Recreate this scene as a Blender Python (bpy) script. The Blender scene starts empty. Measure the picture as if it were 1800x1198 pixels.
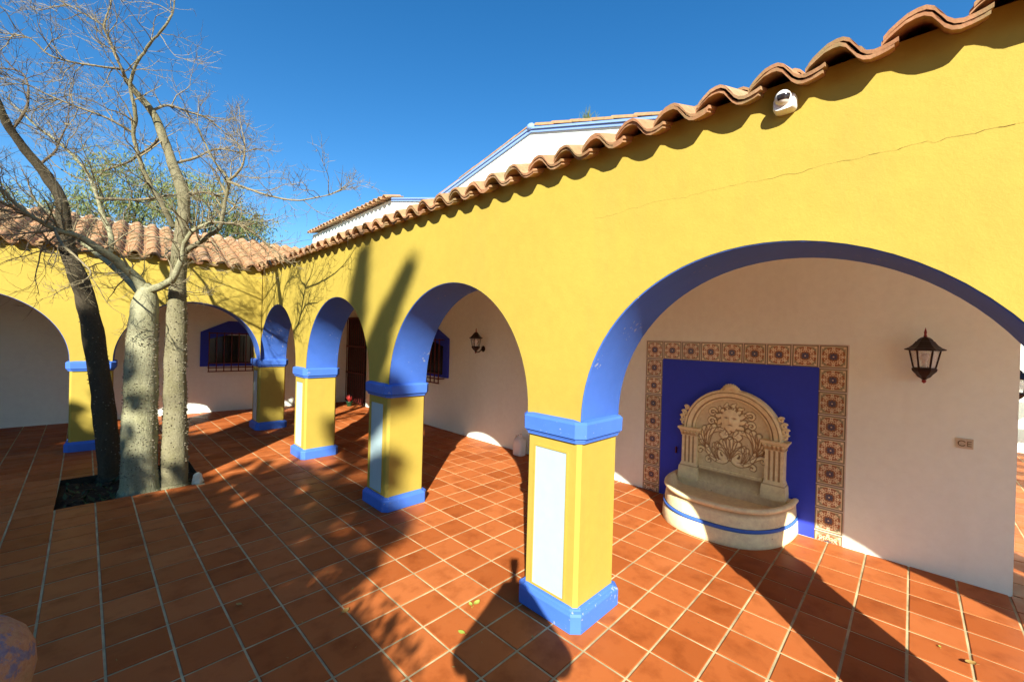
import bpy, math, random
from math import sin, cos, pi, radians, sqrt, atan2, floor
from mathutils import Vector, Matrix, noise

random.seed(7)
scene = bpy.context.scene
COL = scene.collection

# ------------------------------------------------------------------ camera
CAM = Vector((-1.9497, -1.6065, 1.6898))
YAW, PITCH, ROLL, FPX = 0.7826, -0.0046, 0.0281, 727.2
fwd = Vector((cos(PITCH)*cos(YAW), cos(PITCH)*sin(YAW), sin(PITCH)))
rt0 = fwd.cross(Vector((0, 0, 1))).normalized()
up0 = rt0.cross(fwd)
rgt = cos(ROLL)*rt0 + sin(ROLL)*up0
upv = -sin(ROLL)*rt0 + cos(ROLL)*up0
cam_d = bpy.data.cameras.new('camera')
cam = bpy.data.objects.new('camera', cam_d)
COL.objects.link(cam)
M = Matrix((rgt, upv, -fwd)).transposed().to_4x4()
M.translation = CAM
cam.matrix_world = M
cam_d.sensor_width = 36.0
cam_d.lens = FPX/1800.0*36.0
cam_d.clip_start = 0.05
cam_d.clip_end = 3000
scene.camera = cam


def at(u, v, w):
    """point seen at photo pixel (u, v) at distance w along the view axis"""
    return CAM + w*(fwd + (u-900)/FPX*rgt - (v-599)/FPX*upv)


# ------------------------------------------------------------------ light
SUN_AZ, SUN_EL = radians(43.7), radians(29.8)       # direction the light travels, elevation
to_sun = Vector((-cos(SUN_AZ)*cos(SUN_EL), -sin(SUN_AZ)*cos(SUN_EL), sin(SUN_EL)))
world = bpy.data.worlds.new('World')
scene.world = world
world.use_nodes = True
wn = world.node_tree
bg = wn.nodes['Background']
sky = wn.nodes.new('ShaderNodeTexSky')
sky.sky_type = 'NISHITA'
sky.sun_disc = False
sky.sun_elevation = SUN_EL
sky.sun_rotation = atan2(to_sun.x, to_sun.y)
sky.altitude = 100
sky.air_density = 1.0
sky.dust_density = 0.1
sky.ozone_density = 3.0
hue = wn.nodes.new('ShaderNodeHueSaturation')       # the photograph's strongly saturated blue
hue.inputs['Saturation'].default_value = 1.32
wn.links.new(sky.outputs[0], hue.inputs['Color'])
wn.links.new(hue.outputs[0], bg.inputs[0])
bg.inputs[1].default_value = 0.076
sun_d = bpy.data.lights.new('sun', 'SUN')
sun_d.energy = 5.0
sun_d.angle = radians(0.53)
sun_d.color = (1.0, 0.96, 0.86)
sun = bpy.data.objects.new('sun', sun_d)
COL.objects.link(sun)
sun.rotation_euler = to_sun.to_track_quat('Z', 'Y').to_euler()
sun.location = (0, 0, 20)
vs = scene.view_settings
vs.view_transform = 'Standard'
vs.look = 'None'
vs.exposure = 1.38
vs.gamma = 1.0
vs.use_curve_mapping = False
scene.cycles.max_bounces = 8
scene.cycles.diffuse_bounces = 5

# ------------------------------------------------------------------ materials


def nodes_of(name):
    m = bpy.data.materials.new(name)
    m.use_nodes = True
    nt = m.node_tree
    return m, nt, nt.nodes['Principled BSDF']


def N(nt, typ, **kw):
    n = nt.nodes.new(typ)
    for k, v in kw.items():
        if k.startswith('i_'):
            n.inputs[k[2:].replace('_', ' ')].default_value = v
        else:
            setattr(n, k, v)
    return n


def ramp(nt, fac, stops):
    r = nt.nodes.new('ShaderNodeValToRGB')
    e = r.color_ramp.elements
    while len(e) < len(stops):
        e.new(0.5)
    for i, (p, c) in enumerate(stops):
        e[i].position = p
        e[i].color = (c[0], c[1], c[2], 1)
    nt.links.new(fac, r.inputs[0])
    return r.outputs[0]


def sc(c, k):
    return tuple(min(1, x*k) for x in c)


def mixc(nt, fac, a, b, mode='MIX'):
    n = nt.nodes.new('ShaderNodeMix')
    n.data_type = 'RGBA'
    n.blend_type = mode
    if hasattr(fac, 'is_linked') or hasattr(fac, 'links'):
        nt.links.new(fac, n.inputs[0])
    else:
        n.inputs[0].default_value = fac
    for k, s in ((6, a), (7, b)):
        if isinstance(s, tuple):
            n.inputs[k].default_value = (s[0], s[1], s[2], 1)
        else:
            nt.links.new(s, n.inputs[k])
    return n.outputs[2]


def bump(nt, bs, height, strength, dist=0.01):
    b = N(nt, 'ShaderNodeBump', i_Strength=strength, i_Distance=dist)
    nt.links.new(height, b.inputs['Height'])
    nt.links.new(b.outputs[0], bs.inputs['Normal'])


def world_noise(nt, scale, detail=4, rough=0.55, dim=None):
    g = nt.nodes.new('ShaderNodeNewGeometry')
    n = N(nt, 'ShaderNodeTexNoise', i_Scale=scale, i_Detail=detail, i_Roughness=rough)
    nt.links.new(g.outputs['Position'], n.inputs['Vector'])
    return n.outputs[0]


def plaster(name, col, rough=0.75, var=0.10, dirt=None, spec=0.25, bumpk=0.25, streak=None, chips=None):
    m, nt, bs = nodes_of(name)
    big = world_noise(nt, 1.1, 3)
    c = ramp(nt, big, [(0.3, sc(col, 1-var)), (0.7, sc(col, 1+var*0.5))])
    fine = world_noise(nt, 14, 5, 0.65)
    c = mixc(nt, 0.35, c, ramp(nt, fine, [(0.35, sc(col, 0.9)), (0.65, sc(col, 1.05))]))
    if dirt:
        spot = world_noise(nt, 5, 8, 0.75)
        f = ramp(nt, spot, [(0.62, (0, 0, 0)), (0.78, (0.55, 0.55, 0.55))])
        c = mixc(nt, f, c, dirt)
    if streak:                          # faint runs of old rain and patched repaints
        g = nt.nodes.new('ShaderNodeNewGeometry')
        mp = N(nt, 'ShaderNodeMapping')
        mp.inputs['Scale'].default_value = (4.5, 4.5, 0.6)
        nt.links.new(g.outputs['Position'], mp.inputs[0])
        sn = N(nt, 'ShaderNodeTexNoise', i_Scale=1.0, i_Detail=6, i_Roughness=0.65)
        nt.links.new(mp.outputs[0], sn.inputs['Vector'])
        f = ramp(nt, sn.outputs[0], [(0.52, (0, 0, 0)), (0.80, (0.40, 0.40, 0.40))])
        c = mixc(nt, f, c, streak)
        pn = world_noise(nt, 0.55, 2, 0.4)
        f = ramp(nt, pn, [(0.50, (0, 0, 0)), (0.54, (0.16, 0.16, 0.16))])
        c = mixc(nt, f, c, sc(col, 1.12))
    if chips:                           # scuffed and chipped paint
        cn = world_noise(nt, 38, 5, 0.6)
        cm = world_noise(nt, 3.1, 3, 0.6)
        mu = nt.nodes.new('ShaderNodeMath')
        mu.operation = 'MULTIPLY'
        nt.links.new(cn, mu.inputs[0])
        nt.links.new(cm, mu.inputs[1])
        f = ramp(nt, mu.outputs[0], [(0.385, (0, 0, 0)), (0.41, (0.7, 0.7, 0.7))])
        c = mixc(nt, f, c, chips)
    nt.links.new(c, bs.inputs['Base Color'])
    bs.inputs['Roughness'].default_value = rough
    bs.inputs['Specular IOR Level'].default_value = spec
    grain = world_noise(nt, 90, 6, 0.7)
    lump = world_noise(nt, 9, 3)
    h = nt.nodes.new('ShaderNodeMath')
    h.operation = 'MULTIPLY_ADD'
    nt.links.new(lump, h.inputs[0])
    h.inputs[1].default_value = 2.5
    nt.links.new(grain, h.inputs[2])
    bump(nt, bs, h.outputs[0], bumpk, 0.004)
    return m


def plain(name, col, rough=0.5, metal=0.0, var=0.12, scale=8, bumpk=0.0, spec=0.4):
    m, nt, bs = nodes_of(name)
    n = world_noise(nt, scale, 5, 0.6)
    c = ramp(nt, n, [(0.3, sc(col, 1-var)), (0.7, sc(col, 1+var))])
    nt.links.new(c, bs.inputs['Base Color'])
    bs.inputs['Roughness'].default_value = rough
    bs.inputs['Metallic'].default_value = metal
    bs.inputs['Specular IOR Level'].default_value = spec
    if bumpk:
        bump(nt, bs, world_noise(nt, scale*6, 5, 0.65), bumpk, 0.006)
    return m


MAT = {}
MAT['yellow'] = plaster('yellow_paint', (0.385, 0.286, 0.046), var=0.09, dirt=(0.34, 0.24, 0.04), streak=(0.325, 0.228, 0.05))
MAT['blue'] = plaster('blue_paint', (0.056, 0.150, 0.52), rough=0.6, var=0.12, dirt=(0.09, 0.18, 0.48), chips=(0.36, 0.38, 0.40), bumpk=0.15)
MAT['blue_panel'] = plaster('blue_wall_paint', (0.032, 0.058, 0.55), rough=0.6, var=0.08, bumpk=0.15)
MAT['sunlit_blue'] = plaster('sunlit_blue_paint', (0.20, 0.32, 0.62), rough=0.65, var=0.1, bumpk=0.15)  # the trim's blue with its sunlit paleness put into the colour
MAT['white'] = plaster('white_paint', (0.82, 0.88, 0.77), var=0.05, dirt=(0.74, 0.77, 0.64), streak=(0.72, 0.74, 0.62))
MAT['panel_white'] = plaster('white_panel_paint', (0.34, 0.45, 0.46), rough=0.6, var=0.04, dirt=(0.34, 0.43, 0.43), bumpk=0.12)

# terracotta floor tile: colour varies tile by tile from its place in the grid
GT, GOX, GOY, PX, PY = 0.0136, 0.482, -0.5755, 0.2609, 0.2541


def terracotta(name):
    m, nt, bs = nodes_of(name)
    g = nt.nodes.new('ShaderNodeNewGeometry')
    sub = N(nt, 'ShaderNodeVectorMath', operation='SUBTRACT')
    sub.inputs[1].default_value = (GOX, GOY, -10)
    nt.links.new(g.outputs['Position'], sub.inputs[0])
    rot = N(nt, 'ShaderNodeVectorRotate', rotation_type='Z_AXIS')
    rot.inputs['Angle'].default_value = -GT
    nt.links.new(sub.outputs[0], rot.inputs['Vector'])
    dv = N(nt, 'ShaderNodeVectorMath', operation='DIVIDE')
    dv.inputs[1].default_value = (PX, PY, 1000)
    nt.links.new(rot.outputs[0], dv.inputs[0])
    fl = N(nt, 'ShaderNodeVectorMath', operation='FLOOR')
    nt.links.new(dv.outputs[0], fl.inputs[0])
    wnz = N(nt, 'ShaderNodeTexWhiteNoise', noise_dimensions='3D')
    nt.links.new(fl.outputs[0], wnz.inputs['Vector'])
    base = ramp(nt, wnz.outputs['Value'], [(0.0, (0.31, 0.078, 0.018)), (0.5, (0.38, 0.104, 0.027)), (1.0, (0.44, 0.132, 0.038))])
    # mottled firing marks, different on every tile
    add = N(nt, 'ShaderNodeVectorMath', operation='MULTIPLY_ADD')
    add.inputs[1].default_value = (7.3, 3.1, 5.7)
    nt.links.new(wnz.outputs['Color'], add.inputs[0])
    nt.links.new(g.outputs['Position'], add.inputs[2])
    mo = N(nt, 'ShaderNodeTexNoise', i_Scale=6.0, i_Detail=5, i_Roughness=0.6)
    nt.links.new(add.outputs[0], mo.inputs['Vector'])
    mott = ramp(nt, mo.outputs[0], [(0.25, (0.66, 0.58, 0.5)), (0.5, (1, 1, 1)), (0.75, (1.0, 1.0, 1.0))])
    c = mixc(nt, 1.0, base, mott, 'MULTIPLY')
    dust = world_noise(nt, 2.3, 6, 0.7)
    fd = ramp(nt, dust, [(0.5, (0, 0, 0)), (0.8, (0.16, 0.16, 0.16))])
    c = mixc(nt, fd, c, (0.50, 0.20, 0.07))
    sp_n = world_noise(nt, 11, 7, 0.8)
    fs_ = ramp(nt, sp_n, [(0.62, (0, 0, 0)), (0.72, (0.45, 0.45, 0.45))])
    c = mixc(nt, fs_, c, (0.22, 0.05, 0.012))
    nt.links.new(c, bs.inputs['Base Color'])
    rn = world_noise(nt, 3.5, 5, 0.65)
    rr = ramp(nt, rn, [(0.3, (0.38, 0.38, 0.38)), (0.7, (0.60, 0.60, 0.60))])
    nt.links.new(rr, bs.inputs['Roughness'])
    bs.inputs['Specular IOR Level'].default_value = 0.08
    bump(nt, bs, mo.outputs[0], 0.25, 0.004)
    return m


MAT['terracotta'] = terracotta('terracotta_floor_tile')
MAT['grout'] = plain('cement_grout', (0.43, 0.36, 0.20), 0.9, var=0.42, scale=5, bumpk=0.3, spec=0.1)
MAT['dirt_ground'] = plain('dry_earth', (0.20, 0.14, 0.085), 0.95, var=0.3, scale=2, bumpk=0.6, spec=0.05)
MAT['soil'] = plain('dark_soil', (0.045, 0.032, 0.02), 0.95, var=0.4, scale=14, bumpk=1.0, spec=0.05)


def clay(name):
    m, nt, bs = nodes_of(name)
    oi = nt.nodes.new('ShaderNodeObjectInfo')
    base = ramp(nt, oi.outputs['Random'], [(0, (0.33, 0.15, 0.07)), (0.35, (0.42, 0.20, 0.095)), (0.7, (0.47, 0.25, 0.125)), (1, (0.50, 0.32, 0.19))])
    n1 = world_noise(nt, 16, 6, 0.7)
    c = mixc(nt, 0.6, base, ramp(nt, n1, [(0.3, (0.24, 0.11, 0.055)), (0.55, (0.42, 0.215, 0.11)), (0.75, (0.52, 0.33, 0.19))]))
    lich = world_noise(nt, 7, 7, 0.75)
    f = ramp(nt, lich, [(0.44, (0, 0, 0)), (0.62, (0.85, 0.85, 0.85))])
    c = mixc(nt, f, c, (0.235, 0.185, 0.085))
    soot = ramp(nt, world_noise(nt, 23, 6, 0.75), [(0.55, (0, 0, 0)), (0.72, (0.7, 0.7, 0.7))])
    c = mixc(nt, soot, c, (0.12, 0.085, 0.05))
    nt.links.new(c, bs.inputs['Base Color'])
    bs.inputs['Roughness'].default_value = 0.85
    bs.inputs['Specular IOR Level'].default_value = 0.2
    bump(nt, bs, n1, 0.5, 0.006)
    return m


MAT['clay'] = clay('weathered_clay_tile')


def attr_mix(name, a, b, attr, rough, var=0.15, scale=20, bumpk=0.3):
    m, nt, bs = nodes_of(name)
    at_ = N(nt, 'ShaderNodeAttribute', attribute_name=attr)
    n = world_noise(nt, scale, 6, 0.7)
    ca = ramp(nt, n, [(0.3, sc(a, 1-var)), (0.7, sc(a, 1+var))])
    cb = ramp(nt, n, [(0.3, sc(b, 1-var)), (0.7, sc(b, 1+var))])
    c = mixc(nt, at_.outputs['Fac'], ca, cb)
    spots = world_noise(nt, 34, 3, 0.5)
    f = ramp(nt, spots, [(0.70, (0, 0, 0)), (0.76, (0.6, 0.6, 0.6))])
    c = mixc(nt, f, c, sc(b, 0.8))
    nt.links.new(c, bs.inputs['Base Color'])
    bs.inputs['Roughness'].default_value = rough
    bs.inputs['Specular IOR Level'].default_value = 0.25
    bump(nt, bs, n, bumpk, 0.003)
    return m


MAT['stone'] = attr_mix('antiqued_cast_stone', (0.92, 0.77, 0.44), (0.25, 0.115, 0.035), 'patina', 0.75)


def vcol(name, attr, rough, spec=0.5):
    m, nt, bs = nodes_of(name)
    a = N(nt, 'ShaderNodeAttribute', attribute_name=attr)
    oi = nt.nodes.new('ShaderNodeObjectInfo')
    tint = ramp(nt, oi.outputs['Random'], [(0, (0.72, 0.70, 0.66)), (0.5, (0.95, 0.92, 0.90)), (1, (1.0, 1.0, 1.0))])
    pc = mixc(nt, 1.0, a.outputs['Color'], tint, 'MULTIPLY')
    n = world_noise(nt, 60, 4, 0.6)
    c = mixc(nt, 0.1, pc, ramp(nt, n, [(0.3, (0.25, 0.2, 0.14)), (0.7, (0.6, 0.52, 0.38))]))
    nt.links.new(c, bs.inputs['Base Color'])
    bs.inputs['Roughness'].default_value = rough
    bs.inputs['Specular IOR Level'].default_value = spec
    bump(nt, bs, n, 0.1, 0.002)
    return m


MAT['azulejo'] = vcol('patterned_glaze', 'paint', 0.3)
MAT['mortar'] = plain('white_mortar', (0.66, 0.58, 0.46), 0.85, scale=20, bumpk=0.3)
MAT['iron'] = plain('dark_red_iron', (0.10, 0.014, 0.009), 0.5, 0.0, 0.25, 25)
MAT['lantern'] = plain('lantern_black_iron', (0.022, 0.012, 0.010), 0.45, 0.3, 0.3, 30)
MAT['lantern_tip'] = plain('lantern_red_lacquer', (0.22, 0.02, 0.012), 0.4, 0.0, 0.2, 30)
MAT['dark'] = plain('dark_room_glass', (0.012, 0.010, 0.010), 0.15, 0, 0.2, 3, spec=0.5)  # unlit room behind window and door put into the colour
MAT['pvc'] = plain('white_plastic', (0.74, 0.72, 0.66), 0.4, 0, 0.05, 10)
MAT['pvc_cream'] = plain('cream_plastic', (0.60, 0.50, 0.34), 0.45, 0, 0.08, 20)
MAT['smoke'] = plain('dark_lens', (0.02, 0.015, 0.015), 0.1, 0, 0.1, 10)
MAT['crack'] = plain('crack_shadowed_gap', (0.13, 0.075, 0.02), 0.95, 0, 0.3, 20, spec=0.05)


def glass(name):
    m, nt, bs = nodes_of(name)
    bs.inputs['Base Color'].default_value = (0.9, 0.88, 0.8, 1)
    bs.inputs['Roughness'].default_value = 0.12
    tr = nt.nodes.new('ShaderNodeBsdfTransparent')
    mx = nt.nodes.new('ShaderNodeMixShader')
    mx.inputs[0].default_value = 0.22
    nt.links.new(tr.outputs[0], mx.inputs[1])
    nt.links.new(bs.outputs[0], mx.inputs[2])
    nt.links.new(mx.outputs[0], nt.nodes['Material Output'].inputs['Surface'])
    return m


MAT['glass'] = glass('lantern_glass')


def bark(name, a, b, moss, scale=7, streak=4.0):
    m, nt, bs = nodes_of(name)
    g = nt.nodes.new('ShaderNodeNewGeometry')
    mp = N(nt, 'ShaderNodeMapping')
    mp.inputs['Scale'].default_value = (1, 1, 1/streak)
    nt.links.new(g.outputs['Position'], mp.inputs[0])
    n = N(nt, 'ShaderNodeTexNoise', i_Scale=scale, i_Detail=7, i_Roughness=0.7)
    nt.links.new(mp.outputs[0], n.inputs['Vector'])
    c = ramp(nt, n.outputs[0], [(0.3, a), (0.7, b)])
    ms = world_noise(nt, 3.0, 6, 0.7)
    f = ramp(nt, ms, [(0.45, (0, 0, 0)), (0.7, (0.7, 0.7, 0.7))])
    c = mixc(nt, f, c, moss)
    fine = world_noise(nt, 60, 5, 0.7)
    c = mixc(nt, 0.3, c, ramp(nt, fine, [(0.35, sc(a, 0.7)), (0.65, sc(b, 1.15))]))
    nt.links.new(c, bs.inputs['Base Color'])
    bs.inputs['Roughness'].default_value = 0.9
    bs.inputs['Specular IOR Level'].default_value = 0.15
    ht = nt.nodes.new('ShaderNodeMath')
    ht.operation = 'MULTIPLY_ADD'
    nt.links.new(n.outputs[0], ht.inputs[0])
    ht.inputs[1].default_value = 3.0
    nt.links.new(fine, ht.inputs[2])
    bump(nt, bs, ht.outputs[0], 0.9, 0.008)
    return m


MAT['bark'] = bark('pale_thorny_bark', (0.15, 0.14, 0.075), (0.40, 0.385, 0.235), (0.19, 0.185, 0.07))
MAT['bark_shaded'] = bark('shaded_thorny_bark', (0.11, 0.095, 0.05), (0.27, 0.245, 0.15), (0.14, 0.13, 0.05))  # darker bark copy: shade on the right trunk put into the colour
MAT['bark_dark'] = bark('dark_and_shaded_bark', (0.035, 0.028, 0.018), (0.085, 0.068, 0.042), (0.05, 0.045, 0.02))  # leaning trunk's shade put into the colour; plain dark bark elsewhere
MAT['twig'] = bark('pale_twig_bark', (0.15, 0.12, 0.07), (0.33, 0.275, 0.165), (0.18, 0.15, 0.07), 20, 1)
MAT['twig_dark'] = bark('dark_twig_bark', (0.07, 0.052, 0.034), (0.16, 0.12, 0.08), (0.09, 0.07, 0.035), 20, 1)
MAT['thorn'] = plain('grey_thorn', (0.17, 0.145, 0.095), 0.7, 0, 0.3, 30)


def leaf(name, a, b, trans=0.35):
    m, nt, bs = nodes_of(name)
    n = world_noise(nt, 2.2, 5, 0.7)
    c = ramp(nt, n, [(0.3, a), (0.7, b)])
    nt.links.new(c, bs.inputs['Base Color'])
    bs.inputs['Roughness'].default_value = 0.6
    bs.inputs['Specular IOR Level'].default_value = 0.3
    td = nt.nodes.new('ShaderNodeBsdfTranslucent')
    nt.links.new(c, td.inputs[0])
    mx = nt.nodes.new('ShaderNodeMixShader')
    mx.inputs[0].default_value = trans
    nt.links.new(bs.outputs[0], mx.inputs[1])
    nt.links.new(td.outputs[0], mx.inputs[2])
    nt.links.new(mx.outputs[0], nt.nodes['Material Output'].inputs['Surface'])
    return m


MAT['leaf_pepper'] = leaf('feathery_leaf', (0.13, 0.17, 0.045), (0.28, 0.31, 0.10))
MAT['leaf_dark'] = leaf('dark_leaf', (0.02, 0.042, 0.012), (0.05, 0.085, 0.024), 0.06)
MAT['leaf_dry'] = leaf('fallen_leaf', (0.45, 0.42, 0.09), (0.30, 0.46, 0.06), 0.2)
MAT['leaf_brown'] = leaf('dry_brown_leaf', (0.20, 0.09, 0.03), (0.42, 0.30, 0.08), 0.1)
MAT['green_pot'] = plain('dark_green_plastic', (0.008, 0.045, 0.018), 0.4, 0, 0.2, 12)
MAT['red_plant'] = leaf('red_bromeliad', (0.50, 0.03, 0.03), (0.65, 0.08, 0.06), 0.2)
MAT['wood'] = plain('pergola_wood', (0.16, 0.09, 0.045), 0.75, 0, 0.3, 6, bumpk=0.3)
MAT['cloth'] = plain('dark_cloth', (0.03, 0.035, 0.05), 0.9, 0, 0.2, 30)
MAT['skin'] = plain('skin', (0.48, 0.28, 0.19), 0.55, 0, 0.08, 20)
MAT['camera_black'] = plain('camera_black', (0.02, 0.02, 0.02), 0.5, 0, 0.1, 40)
MAT['pebble'] = plain('pale_limestone', (0.62, 0.58, 0.42), 0.85, 0, 0.15, 25, bumpk=0.5)


def painted_jar(name):
    m, nt, bs = nodes_of(name)
    n = world_noise(nt, 9, 6, 0.7)
    c = ramp(nt, n, [(0.30, (0.05, 0.07, 0.30)), (0.42, (0.10, 0.11, 0.26)), (0.47, (0.42, 0.17, 0.09)), (0.60, (0.36, 0.20, 0.10)), (0.72, (0.26, 0.22, 0.11))])
    f = world_noise(nt, 55, 5, 0.75)
    c = mixc(nt, 0.4, c, ramp(nt, f, [(0.35, (0.16, 0.11, 0.06)), (0.7, (0.46, 0.36, 0.2))]))
    nt.links.new(c, bs.inputs['Base Color'])
    bs.inputs['Roughness'].default_value = 0.9
    bump(nt, bs, f, 0.8, 0.006)
    return m


MAT['jar'] = painted_jar('worn_painted_clay')

# ------------------------------------------------------------------ mesh helpers


class MB:
    def __init__(self):
        self.v = []
        self.f = []
        self.attr = None

    def add(self, vs_, fs):
        o = len(self.v)
        self.v += [tuple(p) for p in vs_]
        self.f += [tuple(i+o for i in f) for f in fs]

    def box(self, a, b, m=None):
        x0, y0, z0 = a
        x1, y1, z1 = b
        p = [Vector(q) for q in ((x0, y0, z0), (x1, y0, z0), (x1, y1, z0), (x0, y1, z0), (x0, y0, z1), (x1, y0, z1), (x1, y1, z1), (x0, y1, z1))]
        if m:
            p = [m @ q for q in p]
        self.add(p, [(0, 3, 2, 1), (4, 5, 6, 7), (0, 1, 5, 4), (1, 2, 6, 5), (2, 3, 7, 6), (3, 0, 4, 7)])

    def loft(self, rings, closed=True, cap=True):
        """rings: list of equal-length lists of points"""
        o = len(self.v)
        n = len(rings[0])
        for r in rings:
            self.v += [tuple(p) for p in r]
        for i in range(len(rings)-1):
            for j in range(n if closed else n-1):
                a = o+i*n+j
                b = o+i*n+(j+1) % n
                self.f.append((a, b, b+n, a+n))
        if cap and closed:
            self.f.append(tuple(o+j for j in reversed(range(n))))
            self.f.append(tuple(o+(len(rings)-1)*n+j for j in range(n)))

    def tube(self, pts, radii, sides=6, cap=True):
        pts = [Vector(p) for p in pts]
        rings = []
        ref = None
        for i, p in enumerate(pts):
            t = (pts[min(i+1, len(pts)-1)]-pts[max(i-1, 0)])
            if t.length < 1e-9:
                t = Vector((0, 0, 1))
            t.normalize()
            if ref is None:
                ref = Vector((1, 0, 0)) if abs(t.x) < 0.8 else Vector((0, 1, 0))
            a = (ref - t*ref.dot(t))
            if a.length < 1e-6:
                a = t.orthogonal()
            a.normalize()
            ref = a
            b = t.cross(a)
            r = radii[i] if hasattr(radii, '__len__') else radii
            rings.append([p+r*(cos(2*pi*k/sides)*a+sin(2*pi*k/sides)*b) for k in range(sides)])
        self.loft(rings, True, cap)

    def lathe(self, prof, c, sides=24, m=None, cap=True):
        """prof: (r, z) list"""
        rings = []
        for r, z in prof:
            ring = [Vector((c[0]+r*cos(2*pi*k/sides), c[1]+r*sin(2*pi*k/sides), c[2]+z)) for k in range(sides)]
            if m:
                ring = [m @ q for q in ring]
            rings.append(ring)
        self.loft(rings, True, cap)

    def octprism(self, x0, x1, y0, y1, c, levels):
        """chamfered block; levels: (z, grow)"""
        rings = []
        for z, g in levels:
            a0, a1, b0, b1 = x0-g, x1+g, y0-g, y1+g
            rings.append([(a0+c, b0, z), (a1-c, b0, z), (a1, b0+c, z), (a1, b1-c, z), (a1-c, b1, z), (a0+c, b1, z), (a0, b1-c, z), (a0, b0+c, z)])
        self.loft(rings)

    def mesh(self, name, mat, smooth=False):
        me = bpy.data.meshes.new(name)
        me.from_pydata(self.v, [], self.f)
        me.update()
        if mat is not None:
            me.materials.append(mat)
        if smooth is True:
            me.polygons.foreach_set('use_smooth', [True]*len(me.polygons))
        elif smooth:
            me.polygons.foreach_set('use_smooth', [True]*len(me.polygons))
            me.set_sharp_from_angle(angle=smooth)
        return me

    def build(self, name, mat, parent=None, smooth=False):
        return link(name, self.mesh(name, mat, smooth), parent)


def link(name, data, parent=None):
    o = bpy.data.objects.new(name, data)
    COL.objects.link(o)
    if parent:
        o.parent = parent
    return o


def tag(o, label=None, cat=None, group=None, kind=None):
    if label:
        o['label'] = label
    if cat:
        o['category'] = cat
    if group:
        o['group'] = group
    if kind:
        o['kind'] = kind
    return o


def thing(name, label, cat, loc=(0, 0, 0), rz=0.0, group=None):
    o = link(name, None)
    o.empty_display_size = 0.1
    o.location = loc
    o.rotation_euler = (0, 0, rz)
    return tag(o, label, cat, group)


def inst(name, me, parent, mat4):
    o = link(name, me, parent)
    o.matrix_local = mat4
    return o


def copy_tree(o, parent=None):
    c = o.copy()
    COL.objects.link(c)
    c.parent = parent
    for ch in list(o.children):
        copy_tree(ch, c)
    return c


SOFT = radians(35)

# ------------------------------------------------------------------ setting: ground and tiled floor
gm = MB()
GZ = -0.10
gm.add([(-400, -400, GZ), (400, -400, GZ), (400, 400, GZ), (-400, 400, GZ)], [(0, 1, 2, 3)])
tag(gm.build('ground', MAT['dirt_ground']), kind='structure')

PIT = (-2.20, -1.075, 4.035, 5.10)      # x0 x1 y0 y1 of the tree pit


def grid_pt(i, j):
    a, b = i*PX, j*PY
    return GOX+cos(GT)*a-sin(GT)*b, GOY+sin(GT)*a+cos(GT)*b


fm = MB()
FX0, FX1, FY0, FY1 = -5.35, 10.6, -5.65, 9.5
xs, ys = [FX0, PIT[0], PIT[1], FX1], [FY0, PIT[2], PIT[3], FY1]
for i in range(3):
    for j in range(3):
        if i == 1 and j == 1:
            continue
        fm.add([(xs[i], ys[j], -0.0045), (xs[i+1], ys[j], -0.0045), (xs[i+1], ys[j+1], -0.0045), (xs[i], ys[j+1], -0.0045)], [(0, 1, 2, 3)])
# sides of the pit
pit_side = MB()
x0, x1, y0, y1 = PIT
for a, b in (((x0, y0), (x1, y0)), ((x1, y0), (x1, y1)), ((x1, y1), (x0, y1)), ((x0, y1), (x0, y0))):
    pit_side.add([(a[0], a[1], -0.0046), (b[0], b[1], -0.0046), (b[0], b[1], -0.35), (a[0], a[1], -0.35)], [(0, 1, 2, 3)])
floor_o = tag(fm.build('floor', MAT['grout']), kind='structure')
pit_side.build('pit_side', MAT['soil'], floor_o)
hole = MB()
for a, b, c, d in ((-13, FX0, -15, 13), (FX1, 14, -15, 13), (FX0, FX1, -15, FY0), (FX0, FX1, FY1, 13)):
    hole.add([(a, c, -0.012), (b, c, -0.012), (b, d, -0.012), (a, d, -0.012)], [(0, 1, 2, 3)])
tag(hole.build('paving', MAT['terracotta']), kind='structure')


def tile_mesh(mb, cx, cy, hx, hy, th, z0, tilt, zo):
    """slightly cushioned tile with eased edges, bottom left open"""
    c, s = cos(th), sin(th)
    e = 0.0035
    rings = []
    for inset, z in ((0.0, -0.004), (0.0, -0.0022), (e, 0.0)):
        r = []
        for sx, sy in ((-1, -1), (1, -1), (1, 1), (-1, 1)):
            lx, ly = sx*(hx-inset), sy*(hy-inset)
            r.append((cx+c*lx-s*ly, cy+s*lx+c*ly, z+z0+zo+tilt[0]*lx+tilt[1]*ly))
        rings.append(r)
    o = len(mb.v)
    for r in rings:
        mb.v += r
    for i in range(2):
        for j in range(4):
            a, b = o+i*4+j, o+i*4+(j+1) % 4
            mb.f.append((a, b, b+4, a+4))
    mb.f.append((o+8, o+9, o+10, o+11))


def in_pit(x, y, m=0.0):
    return PIT[0]-m < x < PIT[1]+m and PIT[2]-m < y < PIT[3]+m


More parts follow.
